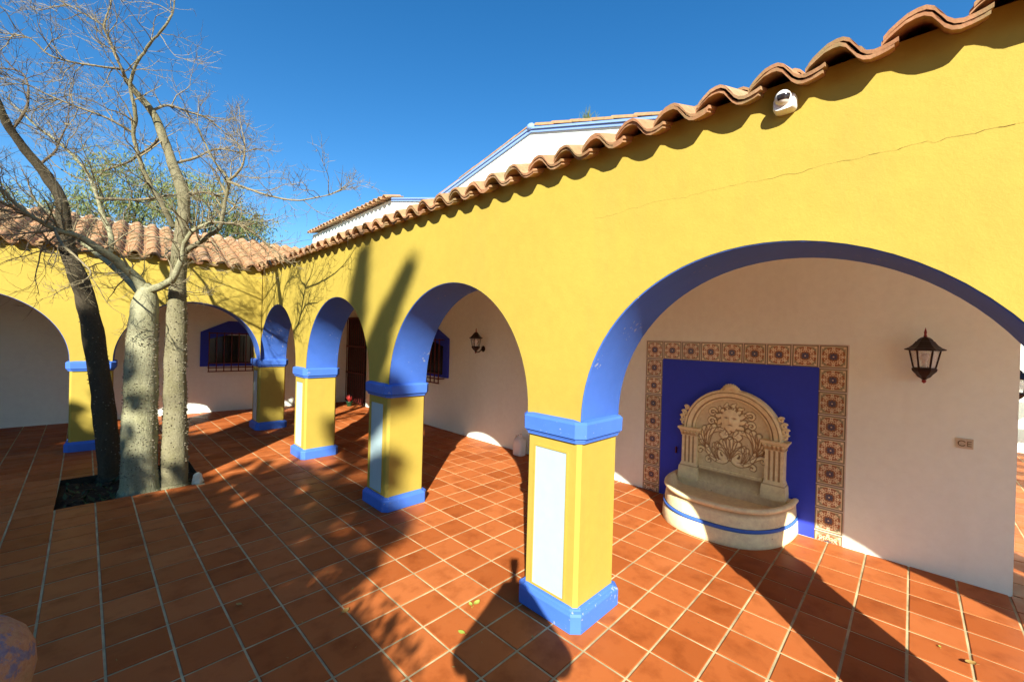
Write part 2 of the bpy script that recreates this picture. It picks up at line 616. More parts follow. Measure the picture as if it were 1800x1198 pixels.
cells = []
HX, HY = (PX-0.0115)/2, (PY-0.0125)/2
for i in range(-34, 48):
    for j in range(-20, 44):
        cx, cy = grid_pt(i+0.5, j+0.5)
        if cx < -5.2 or cy > 9.3 or cy < -5.5 or cx > 10.5:
            continue
        if cx > 2.7 and (cy > -2.0):
            continue
        if PIT[0]-0.14 < cx < PIT[1]+0.14 and PIT[2]-0.14 < cy < PIT[3]+0.14:
            # keep tiles cut to the pit's edge
            lx0, lx1, ly0, ly1 = max(cx-HX, -99), cx+HX, cy-HY, cy+HY
            if not (cx+HX < PIT[0] or cx-HX > PIT[1] or cy+HY < PIT[2] or cy-HY > PIT[3]):
                # cut tile: find the part outside the pit
                hx, hy, ncx, ncy = HX, HY, cx, cy
                out_l, out_r = PIT[0]-(cx-HX), (cx+HX)-PIT[1]
                out_b, out_t = PIT[2]-(cy-HY), (cy+HY)-PIT[3]
                m_ = max(out_l, out_r, out_b, out_t)
                if m_ < 0.012:
                    continue
                if m_ == out_l:
                    ncx, hx = cx-HX+out_l/2, out_l/2
                elif m_ == out_r:
                    ncx, hx = cx+HX-out_r/2, out_r/2
                elif m_ == out_b:
                    ncy, hy = cy-HY+out_b/2, out_b/2
                else:
                    ncy, hy = cy+HY-out_t/2, out_t/2
                if hx > 0.004 and hy > 0.004:
                    cells.append((1e9, ncx, ncy, hx, hy))
                continue
        elif in_pit(cx, cy):
            continue
        d = Vector((cx, cy, 0))-CAM
        w = d.dot(fwd)
        vis = False
        if w > 0.6:
            u = 900+FPX*d.dot(rgt)/w
            v = 599-FPX*d.dot(upv)/w
            vis = -40 < u < 1840 and v < 1260
        key = d.length if vis else 1e6+d.length
        cells.append((key, cx, cy, HX, HY))
cells.sort()
proto = MB()
tile_mesh(proto, 0, 0, HX, HY, 0, 0, (0, 0), 0)
tile_me = [proto.mesh('floor_tile', MAT['terracotta'])]
rest = MB()
rnd = random.Random(3)
for k, (key, cx, cy, hx, hy) in enumerate(cells):
    tilt = (rnd.gauss(0, 0.0022), rnd.gauss(0, 0.0022))
    zo = rnd.uniform(-0.0006, 0.0006)
    if k < 300 and key < 1e6:
        m4 = Matrix.Translation((cx, cy, zo)) @ Matrix.Rotation(GT+rnd.gauss(0, 0.002), 4, 'Z') @ Matrix.Rotation(tilt[0], 4, 'X') @ Matrix.Rotation(tilt[1], 4, 'Y')
        inst('floor_tile', tile_me[0], floor_o, m4)
    else:
        tile_mesh(rest, cx, cy, hx, hy, GT+rnd.gauss(0, 0.002), 0, tilt, zo)
tag(rest.build('floor_tiles', MAT['terracotta'], floor_o), kind='stuff')

# soil in the tree pit
sm = MB()
n = 22
vid = {}
for i in range(n+1):
    for j in range(n+1):
        x = PIT[0]+(PIT[1]-PIT[0])*i/n
        y = PIT[2]+(PIT[3]-PIT[2])*j/n
        z = -0.075+0.05*noise.noise(Vector((x*4, y*4, 1)))+0.02*noise.noise(Vector((x*15, y*15, 3)))
        vid[i, j] = len(sm.v)
        sm.v.append((x, y, z))
for i in range(n):
    for j in range(n):
        sm.f.append((vid[i, j], vid[i+1, j], vid[i+1, j+1], vid[i, j+1]))
tag(sm.build('soil', MAT['soil'], smooth=True), kind='structure')

# ------------------------------------------------------------------ the arcade wings
SP, PW, ZS = 2.226, 0.415, 1.223        # pier spacing, wall width over a pier, springing height
RAD = (SP-PW)/2
XF, XB, ZT = 0.04, 0.455, 2.778         # wall front, back, top
SLOPE = 0.354
EX, EZ = -0.06, 2.717                   # eave tip and underside of the top tile course there
TP, TL, TE = 0.2065, 0.40, 0.32         # tile pitch, length, exposure

# S-shaped clay roof tile, lying along +x (uphill), cover on the +y side
PROF = [(0.0, .030), (.015, .045), (.035, .058), (.06, .072), (.085, .077), (.104, .076), (.122, .065), (.138, .042), (.152, .020), (.168, .006), (.188, .000), (.212, .002), (.235, .007), (.25, .013)]
TH = 0.013


def s_tile(mb, wob=0.0, seed=0):
    rr = random.Random(seed)
    pts = []
    for t, h in PROF:
        pts.append((-(t-0.125), h))
    nrm = []
    for k in range(len(pts)):
        a = pts[max(k-1, 0)]
        b = pts[min(k+1, len(pts)-1)]
        dy, dz = b[0]-a[0], b[1]-a[1]
        l = sqrt(dy*dy+dz*dz)
        nrm.append((dz/l, -dy/l))
    secs = []
    for x, k in ((0.0, 1.0), (0.012, 1.0), (TL, 0.94)):
        top, bot = [], []
        for (y, z), (ny, nz) in zip(pts, nrm):
            w1 = rr.uniform(-wob, wob) if x < 0.02 else 0
            top.append((x+w1, y*k, z*k+TH))
            bot.append((x+w1, (y-ny*0)*k, z*k))
        secs.append(top+bot[::-1])
    mb.loft(secs)


tile_meshes = []
for s_ in range(4):
    mb = MB()
    s_tile(mb, 0.0022, s_)
    tile_meshes.append(mb.mesh('roof_tile', MAT['clay'], SOFT))


def wall_with_arches(bays, y_lo, y_hi):
    """front and back skins, ends and top; bays = list of pier-centre y of each bay start"""
    mb = MB()
    nseg = 40
    cols = []                           # (y, zbottom)
    y = y_lo
    edges = []
    for b in bays:
        yc = b+SP/2
        arc = []
        for k in range(nseg+1):
            t = pi*k/nseg
            arc.append((yc-RAD*cos(t), ZS+RAD*sin(t)))
        edges.append(arc)
    segs = []
    cur = y_lo
    for arc in edges:
        if arc[0][0] > cur:
            segs.append([(cur, ZS-0.01), (arc[0][0], ZS-0.01)])
        segs.append(arc)
        cur = arc[-1][0]
    if cur < y_hi:
        segs.append([(cur, ZS-0.01), (y_hi, ZS-0.01)])
    for sg in segs:
        for (ya, za), (yb, zb) in zip(sg[:-1], sg[1:]):
            for x, flip in ((XF, False), (XB, True)):
                q = [(x, ya, za), (x, ya, ZT), (x, yb, ZT), (x, yb, zb)]
                mb.add(q, [(3, 2, 1, 0)] if flip else [(0, 1, 2, 3)])
    mb.add([(XF, y_lo, ZT), (XB, y_lo, ZT), (XB, y_hi, ZT), (XF, y_hi, ZT)], [(0, 1, 2, 3)])
    for y in (y_lo, y_hi):
        mb.add([(XF, y, ZS-0.01), (XB, y, ZS-0.01), (XB, y, ZT), (XF, y, ZT)], [(0, 1, 2, 3)])
    return mb


def inner_skin(src):
    keep = MB()
    for f in src.f:
        q = [src.v[i] for i in f]
        if all(abs(p[0]-XB) < 1e-6 for p in q):
            keep.add([(p[0]+0.003, p[1], p[2]) for p in q], [tuple(range(len(q)))])
    return keep


def arch_lining(b):
    mb = MB()
    yc = b+SP/2
    rings = []
    nseg = 48
    for k in range(nseg+1):
        t = pi*k/nseg
        r0, r1 = RAD-0.010, RAD+0.004
        rings.append([(x, yc-r*cos(t), ZS+r*sin(t)) for x, r in ((XF+0.003, r0+0.007), (XF+0.005, r0+0.005), (XB-0.004, r0+0.005), (XB+0.001, r0+0.008), (XB-0.006, r1), (XF+0.006, r1))])
    mb.loft(rings)
    return mb


PIER_ME = {}


def pier(parent, yc, panel=True):
    h = 0.2075
    if not PIER_ME:
        b = MB()
        b.octprism(XF, XB, -h, h, 0.022, [(0.09, 0), (1.10, 0)])
        PIER_ME['pier'] = b.mesh('pier', MAT['yellow'], SOFT)
        b = MB()
        b.octprism(XF, XB, -h, h, 0.045, [(0.002, 0.040), (0.10, 0.040), (0.112, 0.034), (0.118, 0.022), (0.126, 0.016), (0.132, 0.002)])
        PIER_ME['plinth'] = b.mesh('plinth', MAT['blue'])
        b = MB()
        b.octprism(XF, XB, -h, h, 0.04, [(1.088, 0.002), (1.092, 0.018), (1.106, 0.020), (1.110, 0.026), (1.116, 0.026)])
        PIER_ME['capital_moulding'] = b.mesh('capital_moulding', MAT['blue'])
        b = MB()
        b.octprism(XF, XB, -h, h, 0.05, [(1.120, 0.028), (1.123, 0.038), (1.205, 0.040), (1.218, 0.030), (1.226, 0.0)])
        PIER_ME['capital'] = b.mesh('capital', MAT['blue'])
        # white panel let into the courtyard face, with a small sunk border
        b = MB()
        y0, y1, z0, z1, x = -0.118, 0.128, 0.150, 1.020, XF-0.003
        b.box((x, y0, z0), (XF+0.01, y1, z1))
        PIER_ME['panel'] = b.mesh('panel', MAT['panel_white'])
        b = MB()
        t = 0.009
        b.box((x-0.006, y0-t, z1), (XF+0.01, y1+t, z1+t))
        b.box((x-0.006, y0-t, z0-t), (XF+0.01, y1+t, z0))
        b.box((x-0.006, y0-t, z0), (XF+0.01, y0, z1))
        b.box((x-0.006, y1, z0), (XF+0.01, y1+t, z1))
        PIER_ME['panel_border'] = b.mesh('panel_border', MAT['yellow'])
    p = link('pier', PIER_ME['pier'], parent)
    p.location = (0, yc, 0)
    for nm in ('plinth', 'capital_moulding', 'capital', 'panel', 'panel_border')[:5 if panel else 3]:
        link(nm, PIER_ME[nm], p)
    return p


def ceiling(y_lo, y_hi, x_hi):
    mb = MB()
    z = lambda x: EZ-0.06+(x-EX)*SLOPE
    xa = XB+0.006
    mb.add([(xa, y_lo, z(xa)), (x_hi, y_lo, z(x_hi)), (x_hi, y_hi, z(x_hi)), (xa, y_hi, z(xa)),
            (xa, y_lo, z(xa)-0.02), (x_hi, y_lo, z(x_hi)-0.02), (x_hi, y_hi, z(x_hi)-0.02), (xa, y_hi, z(xa)-0.02)],
           [(0, 1, 2, 3), (7, 6, 5, 4), (0, 4, 5, 1), (1, 5, 6, 2), (2, 6, 7, 3), (3, 7, 4, 0)])
    return mb


def deck(y_lo, y_hi, x_hi):
    mb = MB()
    z = lambda x: EZ-0.004+(x-EX)*SLOPE
    xa = EX+0.11
    mb.add([(xa, y_lo, z(xa)), (x_hi, y_lo, z(x_hi)), (x_hi, y_hi, z(x_hi)), (xa, y_hi, z(xa)),
            (xa, y_lo, z(xa)-0.05), (x_hi, y_lo, z(x_hi)-0.05), (x_hi, y_hi, z(x_hi)-0.05), (xa, y_hi, z(xa)-0.05)],
           [(0, 1, 2, 3), (7, 6, 5, 4), (0, 4, 5, 1), (1, 5, 6, 2), (2, 6, 7, 3), (3, 7, 4, 0)])
    return mb


ROLLM = Matrix.Rotation(-math.atan(SLOPE), 4, 'Y')


def lay_tiles(roof, cols, rows, keep, single, seed):
    """cols: list of y, rows: range; single(row,y) -> own object, else joined"""
    rr = random.Random(seed)
    joined = MB()
    for r in rows:
        for y in cols:
            x = EX+r*TE*cos(math.atan(SLOPE))
            if not keep(x, y):
                continue
            z = EZ+(x-EX)*SLOPE
            jx, jy, jz = rr.gauss(0, 0.006), rr.gauss(0, 0.003), rr.uniform(0, 0.004)
            m4 = Matrix.Translation((x+jx, y+jy, z+jz+(0.012 if r else 0.0))) @ ROLLM @ Matrix.Rotation(0.036 if r else 0.0, 4, 'Y') @ Matrix.Rotation(rr.gauss(0, 0.012), 4, 'Z') @ Matrix.Rotation(rr.gauss(0, 0.015), 4, 'X')
            if single(r, y):
                inst('roof_tile', rr.choice(tile_meshes), roof, m4)
            else:
                mb = MB()
                s_tile(mb)
                joined.add([m4 @ Vector(v) for v in mb.v], mb.f)
            if r == 0:
                # doubled eave course under the first row, set back a little
                m4 = Matrix.Translation((x+0.012+rr.gauss(0, 0.004), y+0.007+jy+rr.gauss(0, 0.003), z-0.0105)) @ ROLLM @ Matrix.Rotation(rr.gauss(0, 0.01), 4, 'Z')
                inst('eave_tile', rr.choice(tile_meshes), roof, m4)
    if joined.v:
        tag(joined.build('roof_tiles', MAT['clay'], roof, SOFT), kind='stuff')


# ---- right-hand wing (along +y), four visible bays
right = thing('arcade_wing', 'long sunlit yellow arcade wing with blue-lined arches running along the right', 'arcade')
BAYS_R = [-2*SP, -SP, 0.0, SP, 2*SP]
Y4 = 6.579
# bay starts follow the piers; the last pier is the corner pier
wr_ = wall_with_arches(BAYS_R, -2*SP-0.2075-0.0, 3*SP+0.2)
wr_.build('wall', MAT['yellow'], right, SOFT)
inner_skin(wr_).build('inner_wall_face', MAT['white'], right)
for b in BAYS_R:
    arch_lining(b).build('arch_lining', MAT['blue'], right, SOFT)
for k in range(-2, 4):
    pier(right, k*SP)
ceiling(-4.6, 6.6, 2.565).build('ceiling', MAT['white'], right)
roofR = deck(-4.75, 8.9, 2.575).build('roof', MAT['mortar'], right)
VAL = 6.33                              # eave line of the far wing where the roofs meet
colsR = [-1.588-0.021+TP*k for k in range(-16, 52)]
lay_tiles(roofR, colsR, range(0, 8), lambda x, y: y < VAL+(x-EX)+0.02 and x < 2.35, lambda r, y: r < 2 and y > -2.9, 11)

# hairline crack across the wall
mb = MB()
rr = random.Random(9)
path = []
y = -2.3
z = 2.386
while y < -0.25:
    path.append((y, z))
    y += rr.uniform(0.012, 0.03)
    z = 2.388+0.9*(z-2.388)+rr.gauss(0, 0.0035)
for (a, b), (c, d) in zip(path[:-1], path[1:]):
    w = max(0.0002, (0.0008*(1-(a+2.3)/2.0))*rr.uniform(0.2, 1.3))
    x = XF-0.0015
    mb.add([(x, a, b-w), (x, c, d-w), (x, c, d+w), (x, a, b+w)], [(0, 1, 2, 3)])
mb.build('crack', MAT['crack'], right)

# ---- left-hand wing (built in the same frame, turned)
PHI = radians(3.5)
left = thing('arcade_wing', 'shaded yellow arcade wing at the far left behind the thorny trees', 'arcade', (0.232, 6.3325, 0), pi/2-PHI)
BAYS_L = [0.0, SP, 2*SP]
wr_ = wall_with_arches(BAYS_L, 0.2075, 3*SP+0.2075)
wr_.build('wall', MAT['yellow'], left, SOFT)
inner_skin(wr_).build('inner_wall_face', MAT['white'], left)
for b in BAYS_L:
    arch_lining(b).build('arch_lining', MAT['blue'], left, SOFT)
for k in range(1, 4):
    pier(left, k*SP, False)
ceiling(-2.2, 6.8, 2.49).build('ceiling', MAT['white'], left)
roofL = deck(-2.45, 7.0, 2.62).build('roof', MAT['mortar'], left)
colsL = [0.12+TP*k for k in range(-13, 34)]
lay_tiles(roofL, colsL, range(0, 8), lambda x, y: y > -(x-EX)+0.17, lambda r, y: y < 5.2 and (r < 8), 12)
LX = 2.50                               # back wall of the left wing, in its own frame
bw = MB()
bw.box((LX, -2.6, -0.05), (LX+0.12, 8.0, 3.50))
bw.build('back_wall', MAT['white'], left)
# open end of the left wing is closed by a wall
bw = MB()
bw.box((XB+0.01, 3*SP+0.21, -0.05), (LX-0.003, 3*SP+0.4, 3.4))
bw.build('end_wall', MAT['white'], left)


def window(parent, xw, yc, nm='window'):
    """pentagonal blue surround, dark glass and a red iron grille, on a wall facing -x"""
    w = link(nm, None, parent)
    pane = MB()
    pane.box((xw-0.006, yc-0.50, 0.97), (xw+0.02, yc+0.50, 1.60))
    w.data = None
    bpy.data.objects.remove(w)
    w = pane.build(nm, MAT['dark'], parent)
    s = MB()
    outl = [(-0.65, 0.95), (0.65, 0.95), (0.65, 1.66), (0.18, 1.90), (-0.18, 1.90), (-0.65, 1.66)]
    inl = [(-0.50, 1.00), (0.50, 1.00), (0.50, 1.52), (0.14, 1.62), (-0.14, 1.62), (-0.50, 1.52)]
    n = 6
    A = [(xw-0.030, yc+a, b) for a, b in outl]
    B = [(xw-0.030, yc+a, b) for a, b in inl]
    A2 = [(xw+0.005, yc+a, b) for a, b in outl]
    B2 = [(xw+0.005, yc+a, b) for a, b in inl]
    s.add(A+B+A2+B2, [(i, (i+1) % n, n+(i+1) % n, n+i) for i in range(n)] + [(i, 2*n+i, 2*n+(i+1) % n, (i+1) % n) for i in range(n)] + [(n+i, n+(i+1) % n, 3*n+(i+1) % n, 3*n+i) for i in range(n)])
    s.build('window_surround', MAT['blue_panel'], w)
    bar = MB()
    xg = xw-0.13
    bar.box((xg-0.008, -0.008, 0.85), (xg+0.008, 0.008, 1.66))
    me = bar.mesh('grille_bar', MAT['iron'])
    for k in range(9):
        o = link('grille_bar', me, w)
        o.location = (0, yc-0.515+1.03*k/8, 0)
    for z in (0.85, 0.93, 1.02, 1.64):
        r = MB()
        r.box((xg-0.010, yc-0.53, z-0.010), (xg+0.010, yc+0.53, z+0.010))
        r.build('grille_rail', MAT['iron'], w)
    for yy in (-0.515, 0.515):
        for z in (0.93, 1.64):
            r = MB()
            r.box((xg+0.01, yc+yy-0.008, z-0.008), (xw+0.002, yc+yy+0.008, z+0.008))
            r.build('grille_stay', MAT['iron'], w)
    return w


window(left, LX, 0.18)

# ------------------------------------------------------------------ the white house behind the right wing
XW = 2.57
house = thing('house', 'white house with blue-edged gables rising behind the right arcade', 'house', (0, 0, 0))
prof = [(-2.085, -0.05), (-2.085, 3.50), (2.60, 4.80), (4.99, 4.29), (6.69, 4.66), (11.4, 4.62), (11.4, -0.05)]
mb = MB()
# front wall; the doorway's unlit inside is a dark sheet laid over it
r0 = [(XW, y, z) for y, z in prof]
r1 = [(9.0, y, z) for y, z in prof]
mb.loft([r0, r1])
mb.build('wall', MAT['white'], house)
# blue coping along the gable edges
for (a, b) in ((1, 2), (2, 3), (3, 4)):
    (ya, za), (yb, zb) = prof[a], prof[b]
    mb = MB()
    for t0, t1, xo in ((-0.040, 0.0, 0.03), (0.003, 0.032, 0.05)):
        mb.add([(XW-xo, ya, za+t0), (XW-xo, yb, zb+t0), (XW-xo, yb, zb+t1), (XW-xo, ya, za+t1),
                (XW+0.3, ya, za+t0), (XW+0.3, yb, zb+t0), (XW+0.3, yb, zb+t1), (XW+0.3, ya, za+t1)],
               [(0, 3, 2, 1), (4, 5, 6, 7), (0, 1, 5, 4), (3, 7, 6, 2), (0, 4, 7, 3), (1, 2, 6, 5)])
    mb.build('gable_coping', MAT['sunlit_blue'], house)
mb = MB()
mb.lathe([(0.001, -0.02), (0.06, 0.0), (0.07, 0.03), (0.062, 0.065), (0.035, 0.09), (0.001, 0.097)], (XW-0.01, 2.60, 4.80), 14)
mb.build('gable_finial', MAT['sunlit_blue'], house, True)
# barrel tiles along the near gable slope, bedded over the coping
bt = MB()
rings = []
for x, r in ((0.0, 0.070), (0.40, 0.058)):
    ring = []
    for k in range(9):
        t = pi*k/8
        ring.append((x, r*cos(t), 0.055*sin(t)))
    for k in range(8, -1, -1):
        t = pi*k/8
        ring.append((x, (r-0.012)*cos(t), 0.043*sin(t)))
    rings.append(ring)
bt.loft(rings)
barrel = bt.mesh('verge_tile', MAT['clay'], SOFT)
rr = random.Random(21)
for (ya, za), (yb, zb) in (((-2.085, 3.50), (2.60, 4.80)), ((4.99, 4.29), (2.60, 4.80))):
    L = sqrt((yb-ya)**2+(zb-za)**2)
    k = 0.05
    while k < L-0.35:
        t = k/L
        sl = (zb-za)/abs(yb-ya)
        ang = math.atan(sl)
        rz = pi/2 if yb > ya else -pi/2
        m4 = Matrix.Translation((XW+0.03+rr.gauss(0, .004), ya+(yb-ya)*t, za+(zb-za)*t+0.047)) @ Matrix.Rotation(rz+rr.gauss(0, 0.03), 4, 'Z') @ Matrix.Rotation(-ang-0.04, 4, 'Y')
        inst('verge_tile', barrel, house, m4)
        k += 0.335
# tiled eave of the farther roof
y = 6.75
while y < 11.35:
    m4 = Matrix.Translation((XW-0.16+rr.gauss(0, .005), y, 4.66-0.0088*(y-6.7))) @ Matrix.Rotation(-0.25, 4, 'Y') @ Matrix.Rotation(rr.gauss(0, 0.02), 4, 'Z')
    inst('eave_tile', tile_meshes[int(y*7) % 4], house, m4)
    y += TP
# windows and door in the wall under the arcade
window(house, XW, 5.13)
d = MB()
d.box((XW-0.012, 7.72, 0.01), (XW+0.03, 8.72, 2.12))
door = d.build('door', MAT['dark'], house)  # flat dark sheet with the doorway's darkness in its colour
bar = MB()
bar.box((XW-0.065, -0.008, 0.04), (XW-0.047, 0.008, 2.10))
bm_ = bar.mesh('grille_bar', MAT['iron'])
for k in range(10):
    o = link('grille_bar', bm_, door)
    o.location = (0, 7.74+0.96*k/9, 0)
for z in (0.06, 0.75, 1.4, 2.09):
    r = MB()
    r.box((XW-0.070, 7.71, z-0.02), (XW-0.042, 8.73, z+0.02))
    r.build('grille_rail', MAT['iron'], door)

# weeds on the gable ridge
mb = MB()
rr = random.Random(4)
for k in range(60):
    y0_ = 1.62+rr.gauss(0, 0.06)
    base = Vector((XW+0.05+rr.uniform(-.04, .04), y0_, 4.54+(y0_-1.62)*0.28+0.06))
    tip = base+Vector((rr.gauss(0, .03), rr.gauss(0, .05), rr.uniform(0.06, 0.2)))
    mb.tube([base, (base+tip)/2+Vector((0, rr.gauss(0, .01), 0.01)), tip], [0.003, 0.0025, 0.0008], 3)
tag(mb.build('weed_tuft', MAT['leaf_pepper']), 'tuft of dry grass growing from the tiles of the white gable', 'weed')

# ------------------------------------------------------------------ blue panel with patterned tiles
sur = thing('tiled_surround', 'dark blue wall panel framed by patterned ceramic tiles behind the fountain', 'tile panel', (XW, -0.24, 0))
AP = 0.2033
YL, YR, ZTOP = 0.672, -1.158, 1.715
mb = MB()
mb.box((-0.006, YR+AP+0.24-0.004, 0.004), (0.01, YL-AP+0.24+0.004, ZTOP-AP+0.004))
mb.build('blue_panel', MAT['blue_panel'], sur)
mb = MB()
for a, b, c, d in ((YR-0.004, YL+0.004, ZTOP-AP, ZTOP+0.004), (YL-AP, YL+0.004, 0.002, ZTOP-AP), (YR-0.004, YR+AP, 0.002, ZTOP-AP)):
    mb.box((-0.0045, a+0.24, c), (0.01, b+0.24, d))
mb.build('mortar_bed', MAT['mortar'], sur)


def azulejo_mesh(h=None):
    n = 36
    mb = MB()
    hw = AP/2-0.0045
    cols_ = []
    rust, cream, green, blue, dark = (0.36, 0.125, 0.045), (0.86, 0.74, 0.48), (0.32, 0.30, 0.17), (0.045, 0.05, 0.14), (0.16, 0.11, 0.07)
    h = 1.0 if h is None else h

    def colour(u, v):
        m = max(abs(u), abs(v))
        if m > 0.96:
            return dark
        if m > 0.90:
            return green
        if m > 0.86:
            return cream
        r = sqrt(u*u+v*v)
        a = atan2(v, u)
        a8 = ((a+pi/8) % (pi/4))-pi/8
        star = 0.30*(cos(pi/8)/cos(((a) % (pi/4))-pi/8))
        star = 0.25+0.10*abs(cos(4*a))
        if r < 0.08:
            return cream
        if r < star-0.05:
            return blue
        if r < star+0.015:
            return dark
        # interlaced cream ribbon: two crossed waves about a ring
        for ph in (0, pi/8):
            w = 0.56+0.13*cos(8*(a+ph))
            if abs(r-w) < 0.042:
                return cream
        for k in range(8):
            b = k*pi/4
            x, y = 0.72*cos(b), 0.72*sin(b)
            dd = sqrt((u-x)**2+(v-y)**2)
            if 0.07 < dd < 0.14:
                return cream
            if dd <= 0.07:
                return dark if k % 2 else blue
        if m > 0.72 and r > 0.9:
            return green if (abs(abs(u)-abs(v)) > 0.1) else cream
        if r > 0.86:
            return green
        return rust
    vid = {}
    nz = max(2, int(n*h))
    for i in range(n+1):
        for j in range(nz+1):
            vid[i, j] = len(mb.v)
            mb.v.append((-0.008, -hw+2*hw*i/n, hw-2*hw*h*j/nz if h < 1 else -hw+2*hw*j/nz))
    for i in range(n):
        for j in range(nz):
            mb.f.append((vid[i, j], vid[i, j+1], vid[i+1, j+1], vid[i+1, j]) if h >= 1 else (vid[i, j], vid[i+1, j], vid[i+1, j+1], vid[i, j+1]))
            u = -1+2*(i+0.5)/n
            v = -1+2*(j+0.5)/nz if h >= 1 else 1-2*h*(j+0.5)/nz
            cols_.append(colour(u, v))
    nf = len(mb.f)
    zb = -hw if h >= 1 else hw-2*hw*h
    mb.box((-0.0075, -hw, zb), (0.0, hw, hw))
    cols_ += [cream]*(len(mb.f)-nf)
    me = mb.mesh('ceramic_tile', MAT['azulejo'])
    at_ = me.attributes.new('paint', 'FLOAT_COLOR', 'FACE')
    at_.data.foreach_set('color', [q for c in cols_ for q in (c[0], c[1], c[2], 1)])
    return me


AZ = azulejo_mesh()
REM = ZTOP-8*AP
AZC = azulejo_mesh(max(0.15, (REM-0.006)/AP))
for k in range(9):
    o = link('ceramic_tile', AZ, sur)
    o.location = (0, YL-AP*(k+0.5)+0.24, ZTOP-AP/2)
    o.rotation_euler = (0, 0, 0)
for r in range(1, 9):
    for y in (YL-AP/2, YR+AP/2):
        o = link('ceramic_tile', AZ if r < 8 else AZC, sur)
        o.location = (0, y+0.24, ZTOP-AP*(r+0.5))

# ------------------------------------------------------------------ the wall fountain
FYC = -0.275
fo = thing('wall_fountain', 'cream cast-stone wall fountain with sun face relief and half-round basin', 'fountain', (XW-0.008, FYC, 0))
# local frame: x towards -wall (we face +x), a = viewer's right = -y


def zp(xz, yz):
    """place on the relief read from an enlarged view -> (a, z)"""
    return (xz-617)*0.000857, 1.15-(yz-257-0.13*(xz-617))*0.00092


def seg_d(px_, pz_, path):
    best = 9
    for (x0, z0, r0), (x1, z1, r1) in zip(path[:-1], path[1:]):
        dx, dz = x1-x0, z1-z0
        L = dx*dx+dz*dz
        t = 0 if L == 0 else max(0, min(1, ((px_-x0)*dx+(pz_-z0)*dz)/L))
        r = r0+(r1-r0)*t
        d_ = sqrt((px_-x0-t*dx)**2+(pz_-z0-t*dz)**2)/r
        if d_ < best:
            best = d_
            br = r
    return best, (br if best < 9 else 0)


def smooth_path(pts, n=6):
    out = []
    P = [pts[0]]+pts+[pts[-1]]
    for i in range(1, len(P)-2):
        for k in range(n):
            t = k/n
            out.append(tuple(0.5*((2*b)+(-a+c)*t+(2*a-5*b+4*c-d)*t*t+(-a+3*b-3*c+d)*t**3) for a, b, c, d in zip(P[i-1], P[i], P[i+1], P[i+2])))
    out.append(pts[-1])
    return out


def spiral(cx, cz, r0, r1, a0, turns, w0, w1, n=26):
    return [(cx+(r0+(r1-r0)*k/n)*cos(a0+turns*2*pi*k/n), cz+(r0+(r1-r0)*k/n)*sin(a0+turns*2*pi*k/n), w0+(w1-w0)*k/n) for k in range(n+1)]


strokes = []


def st(pts, w0, w1, sym=True):
    q = [zp(*p) for p in pts]
    m = len(q)
    path = smooth_path([(a, z, 1.3*(w0+(w1-w0)*i/(m-1))) for i, (a, z) in enumerate(q)])
    strokes.append(path)
    if sym:
        strokes.append([(-a, z, w) for a, z, w in path])


# big C scrolls rising from the centre and curling in at the top
st([(690, 850), (672, 872), (690, 905), (730, 900), (745, 860), (715, 820), (665, 830), (640, 880), (680, 940), (760, 950), (840, 900), (878, 810), (870, 720), (820, 650), (750, 612), (690, 612), (662, 645), (685, 680), (715, 660), (700, 640)], 0.016, 0.017)
# small outer scrolls
st([(850, 900), (900, 870), (950, 860), (975, 890), (955, 915), (940, 895)], 0.013, 0.010)
st([(780, 950), (830, 940), (870, 960), (868, 990), (840, 985)], 0.013, 0.010)
# acanthus leaves fanning out beside the scrolls
for tip in ((800, 590), (850, 610), (905, 640), (945, 690), (960, 750), (930, 800)):
    st([(870, 830), ((870+tip[0])/2+18, (830+tip[1])/2), tip], 0.011, 0.021)
for tip in ((760, 770), (790, 790), (800, 840)):
    st([(750, 930), ((750+tip[0])/2+14, (930+tip[1])/2), tip], 0.009, 0.015)
# middle palmette
for tip in ((617, 690), (580, 705), (654, 705)):
    st([(617, 900), (617+(tip[0]-617)*0.5, 800), tip], 0.010, 0.026, False)
for tip in ((700, 735), (735, 790)):
    st([(625, 870), ((625+tip[0])/2+8, (870+tip[1])/2-25), tip], 0.010, 0.024)
# sun rays and curls round the face
for cx, cz, a0 in ((0.172, 1.005, 2.8), (0.180, 0.915, 3.3)):
    for s in (1, -1):
        strokes.append([(s*a, z, w) for a, z, w in spiral(cx, cz, 0.042, 0.010, a0, -1.25, 0.013, 0.009)])
for k in range(12):
    t = 2*pi*k/12+0.26
    strokes.append([(0.085*cos(t), 0.96+0.095*sin(t), 0.030), (0.128*cos(t+0.14), 0.96+0.130*sin(t+0.14), 0.021), (0.155*cos(t+0.02), 0.96+0.155*sin(t+0.02), 0.008)])
for k in range(-2, 3):
    strokes.append(spiral(k*0.038, 1.055-0.006*k*k, 0.014, 0.004, 0.5, 1.0, 0.011, 0.009, 10))
boxes = [(min(q[0]-q[2] for q in s), max(q[0]+q[2] for q in s), min(q[1]-q[2] for q in s), max(q[1]+q[2] for q in s)) for s in strokes]


